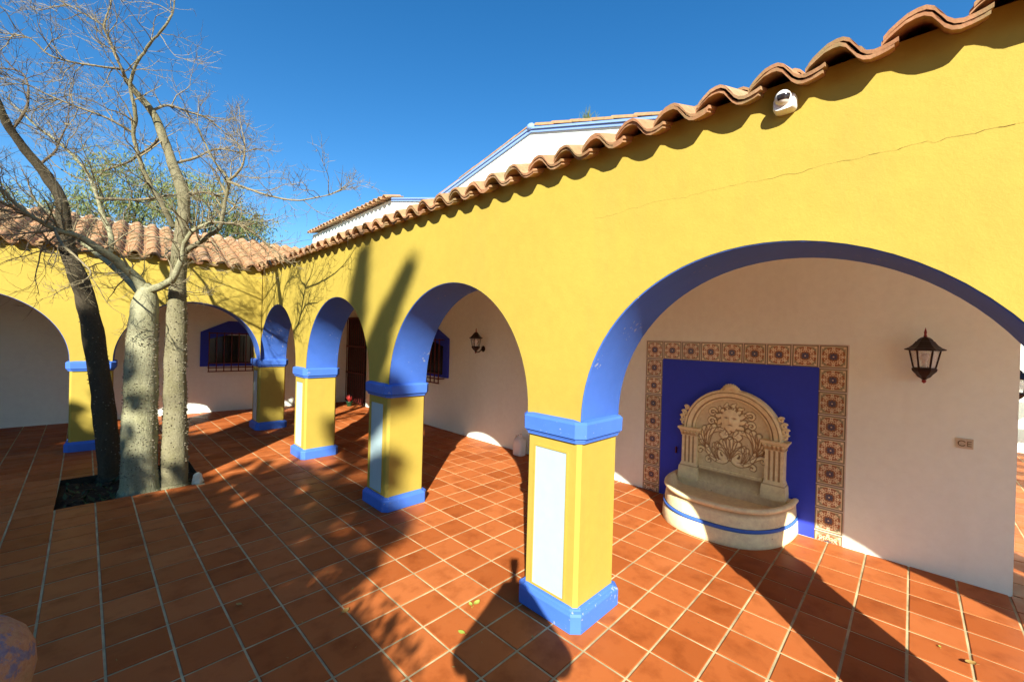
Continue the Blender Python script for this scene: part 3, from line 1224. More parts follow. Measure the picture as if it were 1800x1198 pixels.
def relief(a, z):
    """height of the carving and how far the antiquing wash has settled"""
    h = 0.0
    edge = 1.0
    for s, (b0, b1, c0, c1) in zip(strokes, boxes):
        if a < b0-0.012 or a > b1+0.012 or z < c0-0.012 or z > c1+0.012:
            continue
        d_, r = seg_d(a, z, s)
        if d_ < 1:
            h = max(h, r*0.85*sqrt(1-d_*d_)+0.004)
        edge = min(edge, abs(d_-1)*r/0.009) if d_ > 0.8 else edge
    a, z = a/1.2, 0.965+(z-0.965)/1.15
    fx, fz = a/0.080, (z-0.955)/0.100
    rr_ = fx*fx+fz*fz
    if rr_ < 1:
        hf = 0.014+0.038*sqrt(1-rr_)
        ax = abs(a)
        hf += 0.012*math.exp(-((a/0.011)**2+((z-0.955)/0.026)**2))           # nose
        hf += 0.006*math.exp(-((a/0.016)**2+((z-0.938)/0.010)**2))
        hf -= 0.010*math.exp(-(((ax-0.031)/0.016)**2+((z-0.972)/0.008)**2))   # eyes
        hf += 0.005*math.exp(-(((ax-0.032)/0.022)**2+((z-0.990)/0.006)**2))   # brows
        hf += 0.006*math.exp(-(((ax-0.040)/0.016)**2+((z-0.935)/0.016)**2))   # cheeks
        hf -= 0.010*math.exp(-((a/0.022)**2+((z-0.914+0.25*ax)/0.006)**2))    # mouth
        hf += 0.005*math.exp(-((a/0.018)**2+((z-0.898)/0.007)**2))
        eye = max(math.exp(-(((ax-0.031)/0.016)**2+((z-0.972)/0.007)**2)), math.exp(-((a/0.020)**2+((z-0.914+0.25*ax)/0.005)**2)))
        h = max(h, hf)
        edge = min(1.0, 1-eye*0.95) if rr_ < 0.8 else edge
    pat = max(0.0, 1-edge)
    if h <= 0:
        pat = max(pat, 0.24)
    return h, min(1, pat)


mb = MB()
pat = []
NA, NZ = 150, 170
A0, A1, Z0, Z1 = -0.345, 0.345, 0.445, 1.165
vid = {}
for i in range(NA+1):
    for j in range(NZ+1):
        a = A0+(A1-A0)*i/NA
        z = Z0+(Z1-Z0)*j/NZ
        if z > 0.81 and a*a+(z-0.81)**2 > 0.352**2:
            continue
        h, p_ = relief(a, z)
        vid[i, j] = len(mb.v)
        mb.v.append((-0.062-h*0.95-0.0015*noise.noise(Vector((a*60, z*60, 0))), -a, z))
        pat.append(p_)
for i in range(NA):
    for j in range(NZ):
        q = [vid.get(k) for k in ((i, j), (i+1, j), (i+1, j+1), (i, j+1))]
        if None not in q:
            mb.f.append(tuple(q))
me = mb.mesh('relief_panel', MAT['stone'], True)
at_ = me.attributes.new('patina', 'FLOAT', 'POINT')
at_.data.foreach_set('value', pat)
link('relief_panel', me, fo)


def sbuild(mb, name, parent, smooth=SOFT, fn=None):
    me = mb.mesh(name, MAT['stone'], smooth)
    at_ = me.attributes.new('patina', 'FLOAT', 'POINT')
    at_.data.foreach_set('value', [fn(*v) if fn else 0.06 for v in mb.v])
    return link(name, me, parent)


# backing slab behind everything
mb = MB()
ring = [(-0.42, 0.30), (0.42, 0.30), (0.42, 0.81)]+[(0.42*cos(pi*k/24), 0.81+0.42*sin(pi*k/24)) for k in range(1, 24)]+[(-0.42, 0.81)]
mb.loft([[(-0.06, -a, z) for a, z in ring], [(0.0, -a, z) for a, z in ring]])
sbuild(mb, 'back_slab', fo, fn=lambda x, y, z: 0.25)
# arch moulding: stepped profile swept round
mb = MB()
profA = [(0.345, -0.060), (0.345, -0.082), (0.352, -0.090), (0.362, -0.090), (0.366, -0.084), (0.372, -0.084), (0.378, -0.106), (0.412, -0.114), (0.418, -0.108), (0.421, -0.108), (0.426, -0.118), (0.444, -0.112), (0.448, -0.09), (0.448, -0.02)]
rings = []
for k in range(41):
    t = pi*k/40
    rings.append([(x, -r*cos(t), 0.81+r*sin(t)*0.985) for r, x in profA])
mb.loft(rings, closed=False, cap=False)
sbuild(mb, 'arch_moulding', fo, fn=lambda x, y, z: 0.75 if abs(x+0.084) < 0.002 or abs(x+0.108) < 0.001 or abs(x+0.06) < 0.003 else 0.08)
# pilasters
for s in (-1, 1):
    ac = s*0.385
    mb = MB()
    pr_ = [(-0.075, -0.0)]
    pts = [(-0.075, -0.112)]
    for g in (-0.04, 0.0, 0.04):
        pts += [(g-0.010, -0.112), (g-0.007, -0.105), (g, -0.102), (g+0.007, -0.105), (g+0.010, -0.112)]
    pts += [(0.075, -0.112), (0.075, 0.0), (-0.075, 0.0)]
    rings = [[(x, -(ac+a), z) for a, x in pts] for z in (0.455, 0.735)]
    mb.loft(rings)
    sbuild(mb, 'pilaster', fo, smooth=False, fn=lambda x, y, z: 0.7 if -0.1055 < x < -0.10 else 0.1)
    mb = MB()
    for z0, z1, g0, g1 in ((0.735, 0.745, 0.082, 0.084), (0.746, 0.790, 0.078, 0.098), (0.791, 0.802, 0.100, 0.106), (0.803, 0.822, 0.110, 0.112)):
        mb.loft([[(-0.036-q, -(ac-q), z), (-0.036-q, -(ac+q), z), (0, -(ac+q), z), (0, -(ac-q), z)] for q, z in ((g0, z0), (g1, z1))])
    for k in range(5):                  # small leaves round the capital
        a = ac-0.07+0.035*k
        mb.tube([(-0.118, -a, 0.748), (-0.132, -a, 0.768), (-0.142, -a, 0.786)], [0.010, 0.015, 0.011], 6)
    sbuild(mb, 'pilaster_capital', fo, fn=lambda x, y, z: 0.55 if 0.74 < z < 0.77 else 0.12)
    mb = MB()
    for z0, z1, g in ((0.285, 0.405, 0.100), (0.406, 0.420, 0.094), (0.421, 0.440, 0.086), (0.441, 0.455, 0.080)):
        mb.loft([[(-0.036-q, -(ac-q), z), (-0.036-q, -(ac+q), z), (0, -(ac+q), z), (0, -(ac-q), z)] for q, z in ((g, z0), (g, (z0+z1)/2), (g-0.004, z1))])
    sbuild(mb, 'pilaster_base', fo, fn=lambda x, y, z: 0.6 if abs(z-0.421) < 0.003 else 0.1)
    # scroll ornament riding on the outside of the arch
    mb = MB()
    for cx, cz, r0 in ((0.462, 0.865, 0.030), (0.466, 0.915, 0.028), (0.452, 0.965, 0.026), (0.428, 1.02, 0.022)):
        sp_ = spiral(cx, cz, r0, 0.006, 0.4, 1.3, 0.014, 0.010, 18)
        mb.tube([(-0.085, -s*a, z) for a, z, w in sp_], [w for a, z, w in sp_], 7)
    sbuild(mb, 'side_scroll', fo, True, fn=lambda x, y, z: 0.3 if x > -0.085 else 0.1)
# base rail between the pilaster bases
mb = MB()
for z0, z1, g in ((0.285, 0.392, -0.094), (0.393, 0.408, -0.100), (0.409, 0.432, -0.092), (0.433, 0.448, -0.078)):
    mb.box((g, -0.288, z0), (0.0, 0.288, z1))
sbuild(mb, 'base_rail', fo, False, fn=lambda x, y, z: 0.7 if abs(z-0.4085) < 0.001 or abs(z-0.3925) < 0.001 else 0.1)
# shell at the crown
mb = MB()
for k in range(-4, 5):
    t = k*0.30
    mb.tube([(-0.095, 0, 1.235), (-0.118, -0.045*sin(t), 1.235+0.045*cos(t)), (-0.105, -0.078*sin(t), 1.24+0.070*cos(t))], [0.007, 0.014, 0.009], 7)
for s in (-1, 1):
    sp_ = spiral(s*0.075, 1.245, 0.022, 0.005, pi/2, s*1.2, 0.011, 0.008, 16)
    mb.tube([(-0.10, -a, z) for a, z, w in sp_], [w for a, z, w in sp_], 7)
sbuild(mb, 'shell_crest', fo, True, fn=lambda x, y, z: 0.5 if x > -0.098 else 0.12)
# basin
BD, BW = 0.765, 0.565
NB = 56


def bring(f, z, fd=None, off=0.0):
    fd = fd if fd else f
    out = []
    for k in range(NB+1):
        t = pi*k/NB
        wob = 1+0.006*noise.noise(Vector((cos(t)*3, sin(t)*3, z*5)))
        ex = 0.62
        cx = abs(cos(t))**0.80*(1 if cos(t) > 0 else -1)
        out.append((-off-BD*fd*(sin(t)**0.80)*wob, BW*f*cx*wob, z))
    return out


bas = MB()
prof_b = [(1.0, 0.0, 1.0), (1.0, 0.03, 1.0), (0.992, 0.118, 0.985), (0.985, 0.124, 0.975)]
bas.loft([bring(f, z, fd) for f, z, fd in prof_b], closed=False, cap=False)
sbuild(bas, 'basin_foot', fo, True, fn=lambda x, y, z: 0.35 if z < 0.012 else 0.02)
bas = MB()
bas.loft([bring(f, z, fd) for f, z, fd in ((0.985, 0.1245, 0.972), (0.995, 0.128, 0.985), (0.995, 0.150, 0.98), (0.982, 0.154, 0.965))], closed=False, cap=False)
bas.build('basin_stripe', MAT['blue'], fo, True)
bas = MB()
prof_b = [(0.975, 0.1545, 0.955), (0.972, 0.19, 0.945), (0.965, 0.235, 0.925), (0.945, 0.258, 0.895), (0.948, 0.266, 0.895), (0.985, 0.280, 0.930), (1.0, 0.296, 0.945), (0.995, 0.310, 0.94), (0.97, 0.318, 0.91), (0.93, 0.314, 0.86), (0.90, 0.295, 0.82), (0.87, 0.245, 0.78), (0.80, 0.215, 0.70), (0.5, 0.208, 0.45), (0.02, 0.205, 0.02)]
bas.loft([bring(f, z, fd) for f, z, fd in prof_b], closed=False, cap=False)
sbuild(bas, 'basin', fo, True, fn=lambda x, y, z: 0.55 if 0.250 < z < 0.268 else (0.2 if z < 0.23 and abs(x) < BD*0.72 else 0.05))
mb = MB()
mb.box((-0.105, -0.545, 0.150), (-0.0, 0.545, 0.300))
sbuild(mb, 'basin_back', fo, False, fn=lambda x, y, z: 0.15)
# drain spout stub and a rusty bracket beside it
mb = MB()
mb.box((-0.030, 0.555, 0.50), (0.0, 0.565, 0.565))
mb.build('hose_bracket', MAT['iron'], fo)

# ------------------------------------------------------------------ lanterns


def lantern(label, loc, rz, group='wall lanterns'):
    """hangs in front of a wall that it faces along local +x"""
    t = thing('wall_lantern', label, 'lantern', loc, rz, group)
    S6 = 6

    def hexr(r, z, ph=pi/6):
        return [(r*cos(ph+2*pi*k/S6), r*sin(ph+2*pi*k/S6), z) for k in range(S6)]
    mb = MB()
    mb.loft([hexr(r, z) for r, z in ((0.001, -0.205), (0.014, -0.196), (0.022, -0.180), (0.045, -0.160), (0.066, -0.135), (0.070, -0.118), (0.064, -0.112), (0.062, -0.108))])
    mb.build('bowl', MAT['lantern'], t)
    mb = MB()
    mb.lathe([(0.001, -0.225), (0.012, -0.216), (0.014, -0.204), (0.006, -0.196)], (0, 0, 0), 10)
    mb.build('drop_tip', MAT['lantern_tip'], t, True)
    lo, hi = hexr(0.060, -0.108), hexr(0.083, 0.020)
    for k in range(S6):
        mb = MB()
        mb.tube([lo[k], hi[k]], 0.0058, 5)
        mb.build('frame_post', MAT['lantern'], t)
    for k in range(S6):
        a, b = Vector(lo[k])*1.0, Vector(lo[(k+1) % 6])
        c, d = Vector(hi[(k+1) % 6]), Vector(hi[k])
        mb = MB()
        q = [a*0.97, b*0.97, c*0.97, d*0.97]
        q = [Vector((p.x, p.y, o_.z)) for p, o_ in zip(q, (a, b, c, d))]
        inn = [Vector((p.x*0.97, p.y*0.97, p.z)) for p in q]
        mb.add(q+inn, [(0, 1, 2, 3), (7, 6, 5, 4), (0, 4, 5, 1), (2, 6, 7, 3)])
        mb.build('pane', MAT['glass'], t)
    mb = MB()
    mb.loft([hexr(r, z) for r, z in ((0.080, 0.016), (0.112, 0.022), (0.113, 0.028), (0.090, 0.040), (0.070, 0.058), (0.056, 0.078), (0.052, 0.086), (0.046, 0.088), (0.040, 0.100), (0.026, 0.114), (0.008, 0.122))])
    mb.build('lantern_roof', MAT['lantern'], t)
    mb = MB()
    mb.lathe([(0.008, 0.118), (0.010, 0.128), (0.006, 0.140), (0.009, 0.152), (0.005, 0.172), (0.0005, 0.190)], (0, 0, 0), 8)
    mb.build('finial', MAT['lantern_tip'], t, True)
    mb = MB()
    mb.lathe([(0.012, -0.108), (0.013, -0.07), (0.010, -0.066), (0.020, -0.05), (0.026, -0.028), (0.020, -0.008), (0.001, 0.0)], (0, 0, 0), 10)
    mb.build('bulb', MAT['pvc'], t, True)
    mb = MB()
    mb.tube([(0, 0, -0.19), (0.03, 0, -0.205), (0.08, 0, -0.200), (0.12, 0, -0.165), (0.150, 0, -0.150)], [0.009]*5, 7)
    mb.lathe([(0.001, 0), (0.045, 0.0), (0.05, 0.008), (0.03, 0.018), (0.001, 0.022)], (0, 0, 0), 16, Matrix.Translation((0.168, 0, -0.150)) @ Matrix.Rotation(-pi/2, 4, 'Y'))
    mb.build('bracket', MAT['lantern'], t, True)
    return t


lantern('black six-sided lantern on the white wall right of the fountain', (XW-0.166, -1.615, 1.672), 0)
lantern('black six-sided lantern seen through the middle arch beside the grilled window', (XW-0.166, 3.55, 1.665), 0)

# ------------------------------------------------------------------ small things on and by the walls
# dome camera under the eave
cc = thing('security_camera', 'white dome security camera fixed under the tiled eave', 'camera', (XF-0.002, -1.185, 2.684))
mb = MB()
rg = []
for x, k in ((0.002, 0.9), (-0.010, 1.0), (-0.040, 1.0), (-0.050, 0.88)):
    rg.append([(x, 0.040*k*abs(cos(t))**0.5*(1 if cos(t) > 0 else -1), -0.010+0.032*k*abs(sin(t))**0.5*(1 if sin(t) > 0 else -1)) for t in [2*pi*q/24 for q in range(24)]])
mb.loft(rg)
mb.build('housing', MAT['pvc'], cc, SOFT)
mb = MB()
mb.lathe([(0.030*cos(t), 0.030*sin(t)) for t in [radians(-89+178*k/14) for k in range(15)]], (-0.052, 0.002, 0.006), 26)
mb.build('dome', MAT['pvc'], cc, True)
mb = MB()
rg = []
for k in range(5):
    t = radians(-34+44*k/4)
    rg.append([(-0.052+0.0306*cos(t)*cos(a), 0.002+0.0306*cos(t)*sin(a), 0.006+0.0306*sin(t)) for a in [radians(148+95*q/10) for q in range(11)]])
mb.loft(rg, closed=False, cap=False)
mb.build('lens_window', MAT['smoke'], cc, True)
# wall socket with a worn cover
so = thing('wall_socket', 'small worn beige socket cover low on the white wall', 'socket', (XW-0.001, -1.838, 1.017))
mb = MB()
mb.box((-0.010, -0.043, -0.036), (0.0, 0.043, 0.036))
mb.build('cover_plate', MAT['pvc_cream'], so)
mb = MB()
for t0, t1, cx in ((0.6, 5.7, 0.014),):
    pts = [(-0.012, cx-0.019*cos(t), 0.019*sin(t)) for t in [t0+(t1-t0)*k/16 for k in range(17)]]
    mb.tube(pts, 0.0025, 5)
mb.build('socket_ring', MAT['crack'], so)
mb = MB()
for z in (-0.016, 0.0, 0.016):
    mb.box((-0.013, -0.034, z-0.002), (-0.009, -0.016, z+0.002))
mb.box((-0.013, -0.016, -0.018), (-0.009, -0.013, 0.018))
mb.build('terminal_ribs', MAT['crack'], so)

# plastic jug by the wall
ju = thing('plastic_jug', 'white plastic jug standing against the white wall', 'jug', (2.44, 2.545, 0))
mb = MB()


def rrect(hx, hy, z, e=0.45):
    return [(hx*abs(cos(t))**e*(1 if cos(t) >= 0 else -1), hy*abs(sin(t))**e*(1 if sin(t) >= 0 else -1), z) for t in [2*pi*(k+0.5)/28 for k in range(28)]]


mb.loft([rrect(a, b, z) for a, b, z in ((0.055, 0.075, 0.0), (0.064, 0.086, 0.010), (0.066, 0.088, 0.15), (0.065, 0.086, 0.20), (0.055, 0.070, 0.235), (0.036, 0.045, 0.258), (0.026, 0.028, 0.266))])
mb.build('body', MAT['pvc'], ju, SOFT)
mb = MB()
mb.lathe([(0.022, 0.262), (0.022, 0.285), (0.026, 0.287), (0.026, 0.305), (0.020, 0.308), (0.001, 0.309)], (0, -0.02, 0), 16)
mb.build('cap', MAT['pvc'], ju, SOFT)
mb = MB()
mb.tube([(0, 0.0, 0.262), (0, 0.035, 0.285), (0, 0.072, 0.275), (0, 0.088, 0.235), (0, 0.082, 0.185)], [0.012, 0.012, 0.012, 0.012, 0.010], 8)
mb.build('handle', MAT['pvc'], ju, True)

# ------------------------------------------------------------------ thorny trees in the pit


def trunk_mesh(path, sides=18, lump=0.05, seed=0):
    mb = MB()
    pts = [p for p, r in path]
    rad = [r for p, r in path]
    # resample smoothly
    P = smooth_path([(p.x, p.y, p.z, r) for p, r in path], 6)
    pts = [Vector(q[:3]) for q in P]
    rad = [q[3]*(1+lump*noise.noise(Vector((q[0]*3+seed, q[1]*3, q[2]*3.2)))) for q in P]
    mb.tube(pts, rad, sides)
    # slight lumpiness
    out = []
    for v in mb.v:
        v = Vector(v)
        k = 0.012*noise.noise(v*6+Vector((seed, 0, 0)))+0.006*noise.noise(v*17)
        out.append(tuple(v+Vector((k, k*0.7, 0))))
    mb.v = out
    return mb, pts, rad


def thorns(pts, rad, count, rr, zmax, size=1.0):
    mb = MB()
    L = [0]
    for a, b in zip(pts[:-1], pts[1:]):
        L.append(L[-1]+(b-a).length)
    for k in range(count):
        s = rr.uniform(0, L[-1])
        i = max(j for j in range(len(L)) if L[j] <= s)
        i = min(i, len(pts)-2)
        t = (s-L[i])/max(1e-6, L[i+1]-L[i])
        p = pts[i].lerp(pts[i+1], t)
        if p.z > zmax or p.z < 0.05:
            continue
        r = rad[i]+(rad[i+1]-rad[i])*t
        ax = (pts[i+1]-pts[i]).normalized()
        a = rr.uniform(0, 2*pi)
        u = ax.orthogonal().normalized()
        w = ax.cross(u)
        d_ = cos(a)*u+sin(a)*w
        base = p+d_*(r*0.97)
        h = rr.uniform(0.012, 0.024)*size
        b_ = h*0.48
        e1 = ax
        e2 = ax.cross(d_)
        o = len(mb.v)
        mb.v += [tuple(base+b_*(cos(q)*e1+sin(q)*e2)) for q in (0, 2*pi/5, 4*pi/5, 6*pi/5, 8*pi/5)]+[tuple(base+d_*h+ax*rr.uniform(0, 0.006))]
        mb.f += [(o+q, o+(q+1) % 5, o+5) for q in range(5)]
    return mb


def grow(mb, p0, d0, length, r0, rr, level, curl=0.25, tips=None):
    """wandering twig with side twigs"""
    n = max(3, int(length/0.055))
    n = min(n, 9)
    p = Vector(p0)
    d = Vector(d0).normalized()
    pts, rad = [p.copy()], [r0]
    for k in range(n):
        j = Vector((rr.gauss(0, 1), rr.gauss(0, 1), rr.gauss(0, 1)))*0.20
        d = (d+j+Vector((0, 0, curl*rr.uniform(0.2, 1.0)/n*3))).normalized()
        p = p+d*(length/n)
        pts.append(p.copy())
        rad.append(r0*(1-0.75*(k+1)/n))
    mb.tube(pts, rad, 4 if level > 1 else 3, False)
    if level <= 0:
        return
    cnt = {3: 7, 2: 6, 1: 3}.get(level, 3)
    for c in range(cnt):
        t = rr.uniform(0.2, 1.0)
        i = min(len(pts)-2, int(t*(len(pts)-1)))
        q = pts[i].lerp(pts[i+1], rr.random())
        ax = (pts[i+1]-pts[i]).normalized()
        o = Vector((rr.gauss(0, 1), rr.gauss(0, 1), rr.gauss(0, 1)))
        o = (o-ax*o.dot(ax))
        if o.length < 1e-3:
            continue
        o.normalize()
        ang = radians(rr.uniform(30, 68))
        dd = ax*cos(ang)+o*sin(ang)
        grow(mb, q, dd, length*rr.uniform(0.32, 0.62), max(0.0021, rad[i]*0.60), rr, level-1, curl)


def limb_path(px):
    """px: (u, v, w, radius in photo pixels)"""
    return [(at(u, v, w), r*w/FPX*0.80/sqrt(1+((u-900)/FPX)**2*0.25)) for u, v, w, r in px]


def thorny_tree(label, trunk_px, limbs, bark_m, twig_m, seed, n_thorn, zmax, dens=1.25, droop=()):
    t = thing('thorny_tree', label, 'tree', (0, 0, 0), 0, 'thorny trees in the paving pit')
    rr = random.Random(seed)
    path = limb_path(trunk_px)
    # foot goes into the soil
    f = path[0]
    path = [(Vector((f[0].x, f[0].y, -0.16)), f[1]*1.28), (Vector((f[0].x, f[0].y, -0.04)), f[1]*1.12)]+[(p_ if k_ else p_+Vector((0, 0, 0.10)), r_) for k_, (p_, r_) in enumerate(path)]
    base = Vector((path[0][0].x, path[0][0].y, 0))
    t.location = base
    mb, pts, rad = trunk_mesh(path, seed=seed)
    mb.v = [tuple(Vector(v)-base) for v in mb.v]
    tr = mb.build('trunk', bark_m, t, True)
    th = thorns(pts, rad, n_thorn, rr, zmax, 0.8)
    th.v = [tuple(Vector(v)-base) for v in th.v]
    tag(th.build('thorns', MAT['thorn'], tr), kind='stuff')
    tw = MB()
    for px, kids, ln in limbs:
        lp = [(p_, r_*0.78) for p_, r_ in limb_path(px)]
        lm, lpts, lrad = trunk_mesh(lp, 8, 0.06, seed+len(px))
        lm.v = [tuple(Vector(v)-base) for v in lm.v]
        lm.build('limb', bark_m if px[0][3] > 5 else twig_m, t, True)
        k = int(kids*dens)
        for c in range(k):
            tt = rr.uniform(0.12, 1.0)
            i = min(len(lpts)-2, int(tt*(len(lpts)-1)))
            q = lpts[i].lerp(lpts[i+1], rr.random())
            ax = (lpts[i+1]-lpts[i]).normalized()
            o = Vector((rr.gauss(0, 1), rr.gauss(0, 1), rr.gauss(0, 0.9)))
            o = o-ax*o.dot(ax)
            o.normalize()
            ang = radians(rr.uniform(35, 75))
            grow(tw, q, ax*cos(ang)+o*sin(ang), ln*rr.uniform(0.7, 1.7), min(0.0085, max(0.0042, lrad[i]*0.45)), rr, 2 if rr.random() < 0.75 else 1, 0.22)
        # leader twig continues past the tip
        ax = (lpts[-1]-lpts[-2]).normalized()
        grow(tw, lpts[-1], ax, ln*0.9, max(0.003, lrad[-1]), rr, 2, 0.2)
    tw.v = [tuple(Vector(v)-base) for v in tw.v]
    tag(tw.build('twigs', twig_m, t), kind='stuff')
    return t


thorny_tree('slender trunk leaning left, darkened to look shaded, leftmost of the three thorny trees',
            [(196, 862, 4.85, 23), (188, 760, 4.85, 21.5), (175, 660, 4.85, 20.5), (160, 565, 4.85, 19.5), (141, 495, 4.8, 18), (122, 448, 4.75, 16), (113, 400, 4.7, 14), (108, 354, 4.65, 12.5), (90, 320, 4.6, 11.5), (67, 290, 4.5, 11), (40, 257, 4.4, 10), (18, 228, 4.3, 9), (0, 190, 4.2, 8), (-30, 130, 4.1, 6)],
            [([(112, 398, 4.7, 5), (60, 385, 4.5, 4.5), (20, 350, 4.35, 4), (-20, 320, 4.25, 3)], 9, 0.42),
             ([(67, 290, 4.5, 4), (95, 268, 4.55, 3.2), (107, 245, 4.6, 2.4), (120, 215, 4.6, 1.6)], 6, 0.4),
             ([(20, 230, 4.3, 4.5), (50, 180, 4.35, 3.2), (40, 130, 4.4, 2.3), (0, 120, 4.4, 2)], 8, 0.42),
             ([(118, 445, 4.75, 4), (90, 430, 4.55, 3.4), (70, 405, 4.4, 2.8), (40, 395, 4.3, 2)], 8, 0.38)],
            MAT['bark_dark'], MAT['twig_dark'], 31, 420, 1.9)
thorny_tree('stout pale bottle-shaped trunk covered in thorns, middle of the three trees',
            [(246, 866, 4.43, 37), (245, 800, 4.43, 34), (247, 720, 4.43, 33), (249, 640, 4.43, 31), (252, 570, 4.43, 28.5), (255, 535, 4.43, 25), (258, 512, 4.43, 19), (255, 498, 4.42, 9)],
            [([(257, 512, 4.43, 16), (238, 487, 4.36, 13.5), (210, 462, 4.25, 12), (178, 440, 4.12, 10.5), (140, 416, 4.0, 9), (95, 402, 3.85, 7.5), (45, 372, 3.7, 6), (0, 330, 3.6, 5)], 22, 0.45),
             ([(248, 515, 4.50, 13), (222, 488, 4.6, 11), (190, 460, 4.7, 9.5), (160, 437, 4.8, 8), (128, 412, 4.9, 6), (95, 380, 4.95, 4.5), (60, 350, 5.0, 3)], 14, 0.42),
             ([(262, 510, 4.43, 13), (285, 502, 4.38, 11), (305, 488, 4.3, 10), (316, 462, 4.25, 8.5), (322, 430, 4.2, 7), (340, 405, 4.15, 5.5), (372, 390, 4.1, 3.5)], 14, 0.42),
             ([(190, 452, 4.7, 7), (196, 415, 4.75, 6.5), (182, 380, 4.75, 6), (168, 338, 4.75, 5.5), (147, 294, 4.7, 4.8), (107, 254, 4.65, 4), (63, 220, 4.6, 3), (30, 190, 4.6, 2.2)], 14, 0.45),
             ([(170, 348, 4.75, 5), (210, 350, 4.65, 4.5), (255, 350, 4.55, 4), (300, 343, 4.5, 3)], 7, 0.42),
             ([(97, 402, 3.85, 5), (110, 430, 3.8, 4), (135, 452, 3.75, 3.2), (160, 480, 3.7, 2), (132, 500, 3.65, 1.4)], 6, 0.3)],
            MAT['bark'], MAT['twig'], 32, 1500, 1.75)
thorny_tree('straight trunk with shade in its bark colour, reaching highest, rightmost of the three thorny trees',
            [(306, 858, 4.62, 26), (308, 770, 4.62, 24.5), (308, 680, 4.62, 22), (310, 590, 4.62, 20), (312, 520, 4.6, 17.5), (314, 460, 4.55, 15), (320, 400, 4.5, 13), (322, 345, 4.45, 12), (303, 288, 4.4, 10.5), (286, 238, 4.35, 9.5), (268, 198, 4.3, 8.5), (242, 166, 4.2, 7.2), (222, 140, 4.1, 6)],
            [([(306, 400, 4.5, 9), (282, 356, 4.35, 7.5), (258, 314, 4.25, 6.8), (244, 277, 4.2, 6), (235, 236, 4.15, 5.6), (239, 200, 4.1, 5.2), (229, 152, 4.05, 4.6), (240, 112, 4.0, 4), (267, 73, 3.95, 3.3), (294, 43, 3.9, 2.8), (306, 8, 3.9, 2), (308, -30, 3.9, 1.4)], 20, 0.40),
             ([(314, 452, 4.5, 8), (342, 430, 4.35, 7), (368, 414, 4.25, 6), (388, 396, 4.2, 5.5), (397, 350, 4.15, 5), (401, 317, 4.1, 4.4), (377, 284, 4.05, 3), (354, 240, 4.0, 2), (347, 218, 4.0, 1.4)], 14, 0.36),
             ([(401, 317, 4.1, 4), (424, 296, 4.05, 3.2), (431, 262, 4.0, 2.4), (426, 232, 4.0, 1.5)], 6, 0.32),
             ([(401, 319, 4.1, 4), (434, 331, 4.05, 3.4), (474, 344, 4.0, 2.8), (520, 352, 3.95, 2.2), (562, 346, 3.9, 1.6), (600, 334, 3.9, 1.2)], 11, 0.30),
             ([(388, 392, 4.2, 4.5), (420, 395, 4.3, 3.8), (450, 412, 4.4, 3), (478, 436, 4.5, 2.2)], 10, 0.34),
             ([(222, 140, 4.1, 5), (212, 118, 4.0, 4), (196, 78, 3.95, 3.2), (184, 44, 3.9, 2.8), (194, 0, 3.9, 2)], 9, 0.36),
             ([(184, 46, 3.9, 2.6), (140, 20, 3.85, 2.2), (98, -2, 3.8, 1.5)], 6, 0.34),
             ([(216, 122, 4.05, 4), (180, 117, 3.9, 3.4), (133, 110, 3.8, 3), (87, 97, 3.7, 2.5), (50, 66, 3.6, 2), (0, 58, 3.5, 1.4)], 16, 0.38),
             ([(231, 232, 4.15, 3.6), (187, 207, 4.0, 3.2), (133, 187, 3.9, 2.8), (83, 166, 3.8, 2.3), (42, 146, 3.7, 1.8), (0, 130, 3.6, 1.4)], 18, 0.40),
             ([(270, 196, 4.3, 4), (294, 185, 4.4, 3.6), (334, 197, 4.5, 3), (367, 210, 4.6, 2.4), (398, 236, 4.7, 1.6)], 12, 0.36),
             ([(286, 238, 4.35, 4), (262, 260, 4.5, 3.5), (225, 285, 4.7, 2.8), (180, 300, 4.8, 2)], 11, 0.42),
             ([(303, 288, 4.4, 4), (340, 278, 4.6, 3.4), (380, 262, 4.8, 2.6), (420, 268, 4.9, 1.8)], 11, 0.42),
             ([(322, 345, 4.45, 5), (352, 338, 4.6, 4), (385, 345, 4.75, 3), (430, 372, 4.9, 2)], 11, 0.40)],
            MAT['bark_shaded'], MAT['twig'], 33, 1500, 2.1)

# pale stone at the corner of the pit, ground cover in the soil
rr = random.Random(17)
mb = MB()
rings = []
for k, (r, z) in enumerate(((0.03, -0.03), (0.06, -0.01), (0.055, 0.035), (0.035, 0.085), (0.012, 0.105))):
    rings.append([(r*cos(2*pi*q/9)*rr.uniform(0.75, 1.2), r*sin(2*pi*q/9)*rr.uniform(0.75, 1.2), z+rr.uniform(-.008, .008)) for q in range(9)])
mb.loft(rings)
o = mb.build('limestone_chunk', MAT['pebble'])
o.location = (-1.125, 4.10, 0.0)
tag(o, 'pale broken stone at the right corner of the tree pit', 'stone')
mb = MB()
for k in range(260):
    x, y = rr.uniform(PIT[0]+0.05, PIT[1]-0.05), rr.uniform(PIT[2]+0.05, PIT[3]-0.05)
    b = Vector((x, y, -0.07))
    a = rr.uniform(0, 2*pi)
    l = rr.uniform(0.03, 0.09)
    d_ = Vector((cos(a)*l, sin(a)*l, rr.uniform(0.01, 0.07)))
    w_ = Vector((-sin(a), cos(a), 0))*l*0.22
    mb.add([b, b+d_*0.5+w_, b+d_, b+d_*0.5-w_], [(0, 1, 2, 3)])
tag(mb.build('ground_cover', MAT['leaf_dark']), 'low leaves and litter covering the soil of the tree pit', 'ground cover', kind='stuff')

# ------------------------------------------------------------------ feathery trees behind the far roof


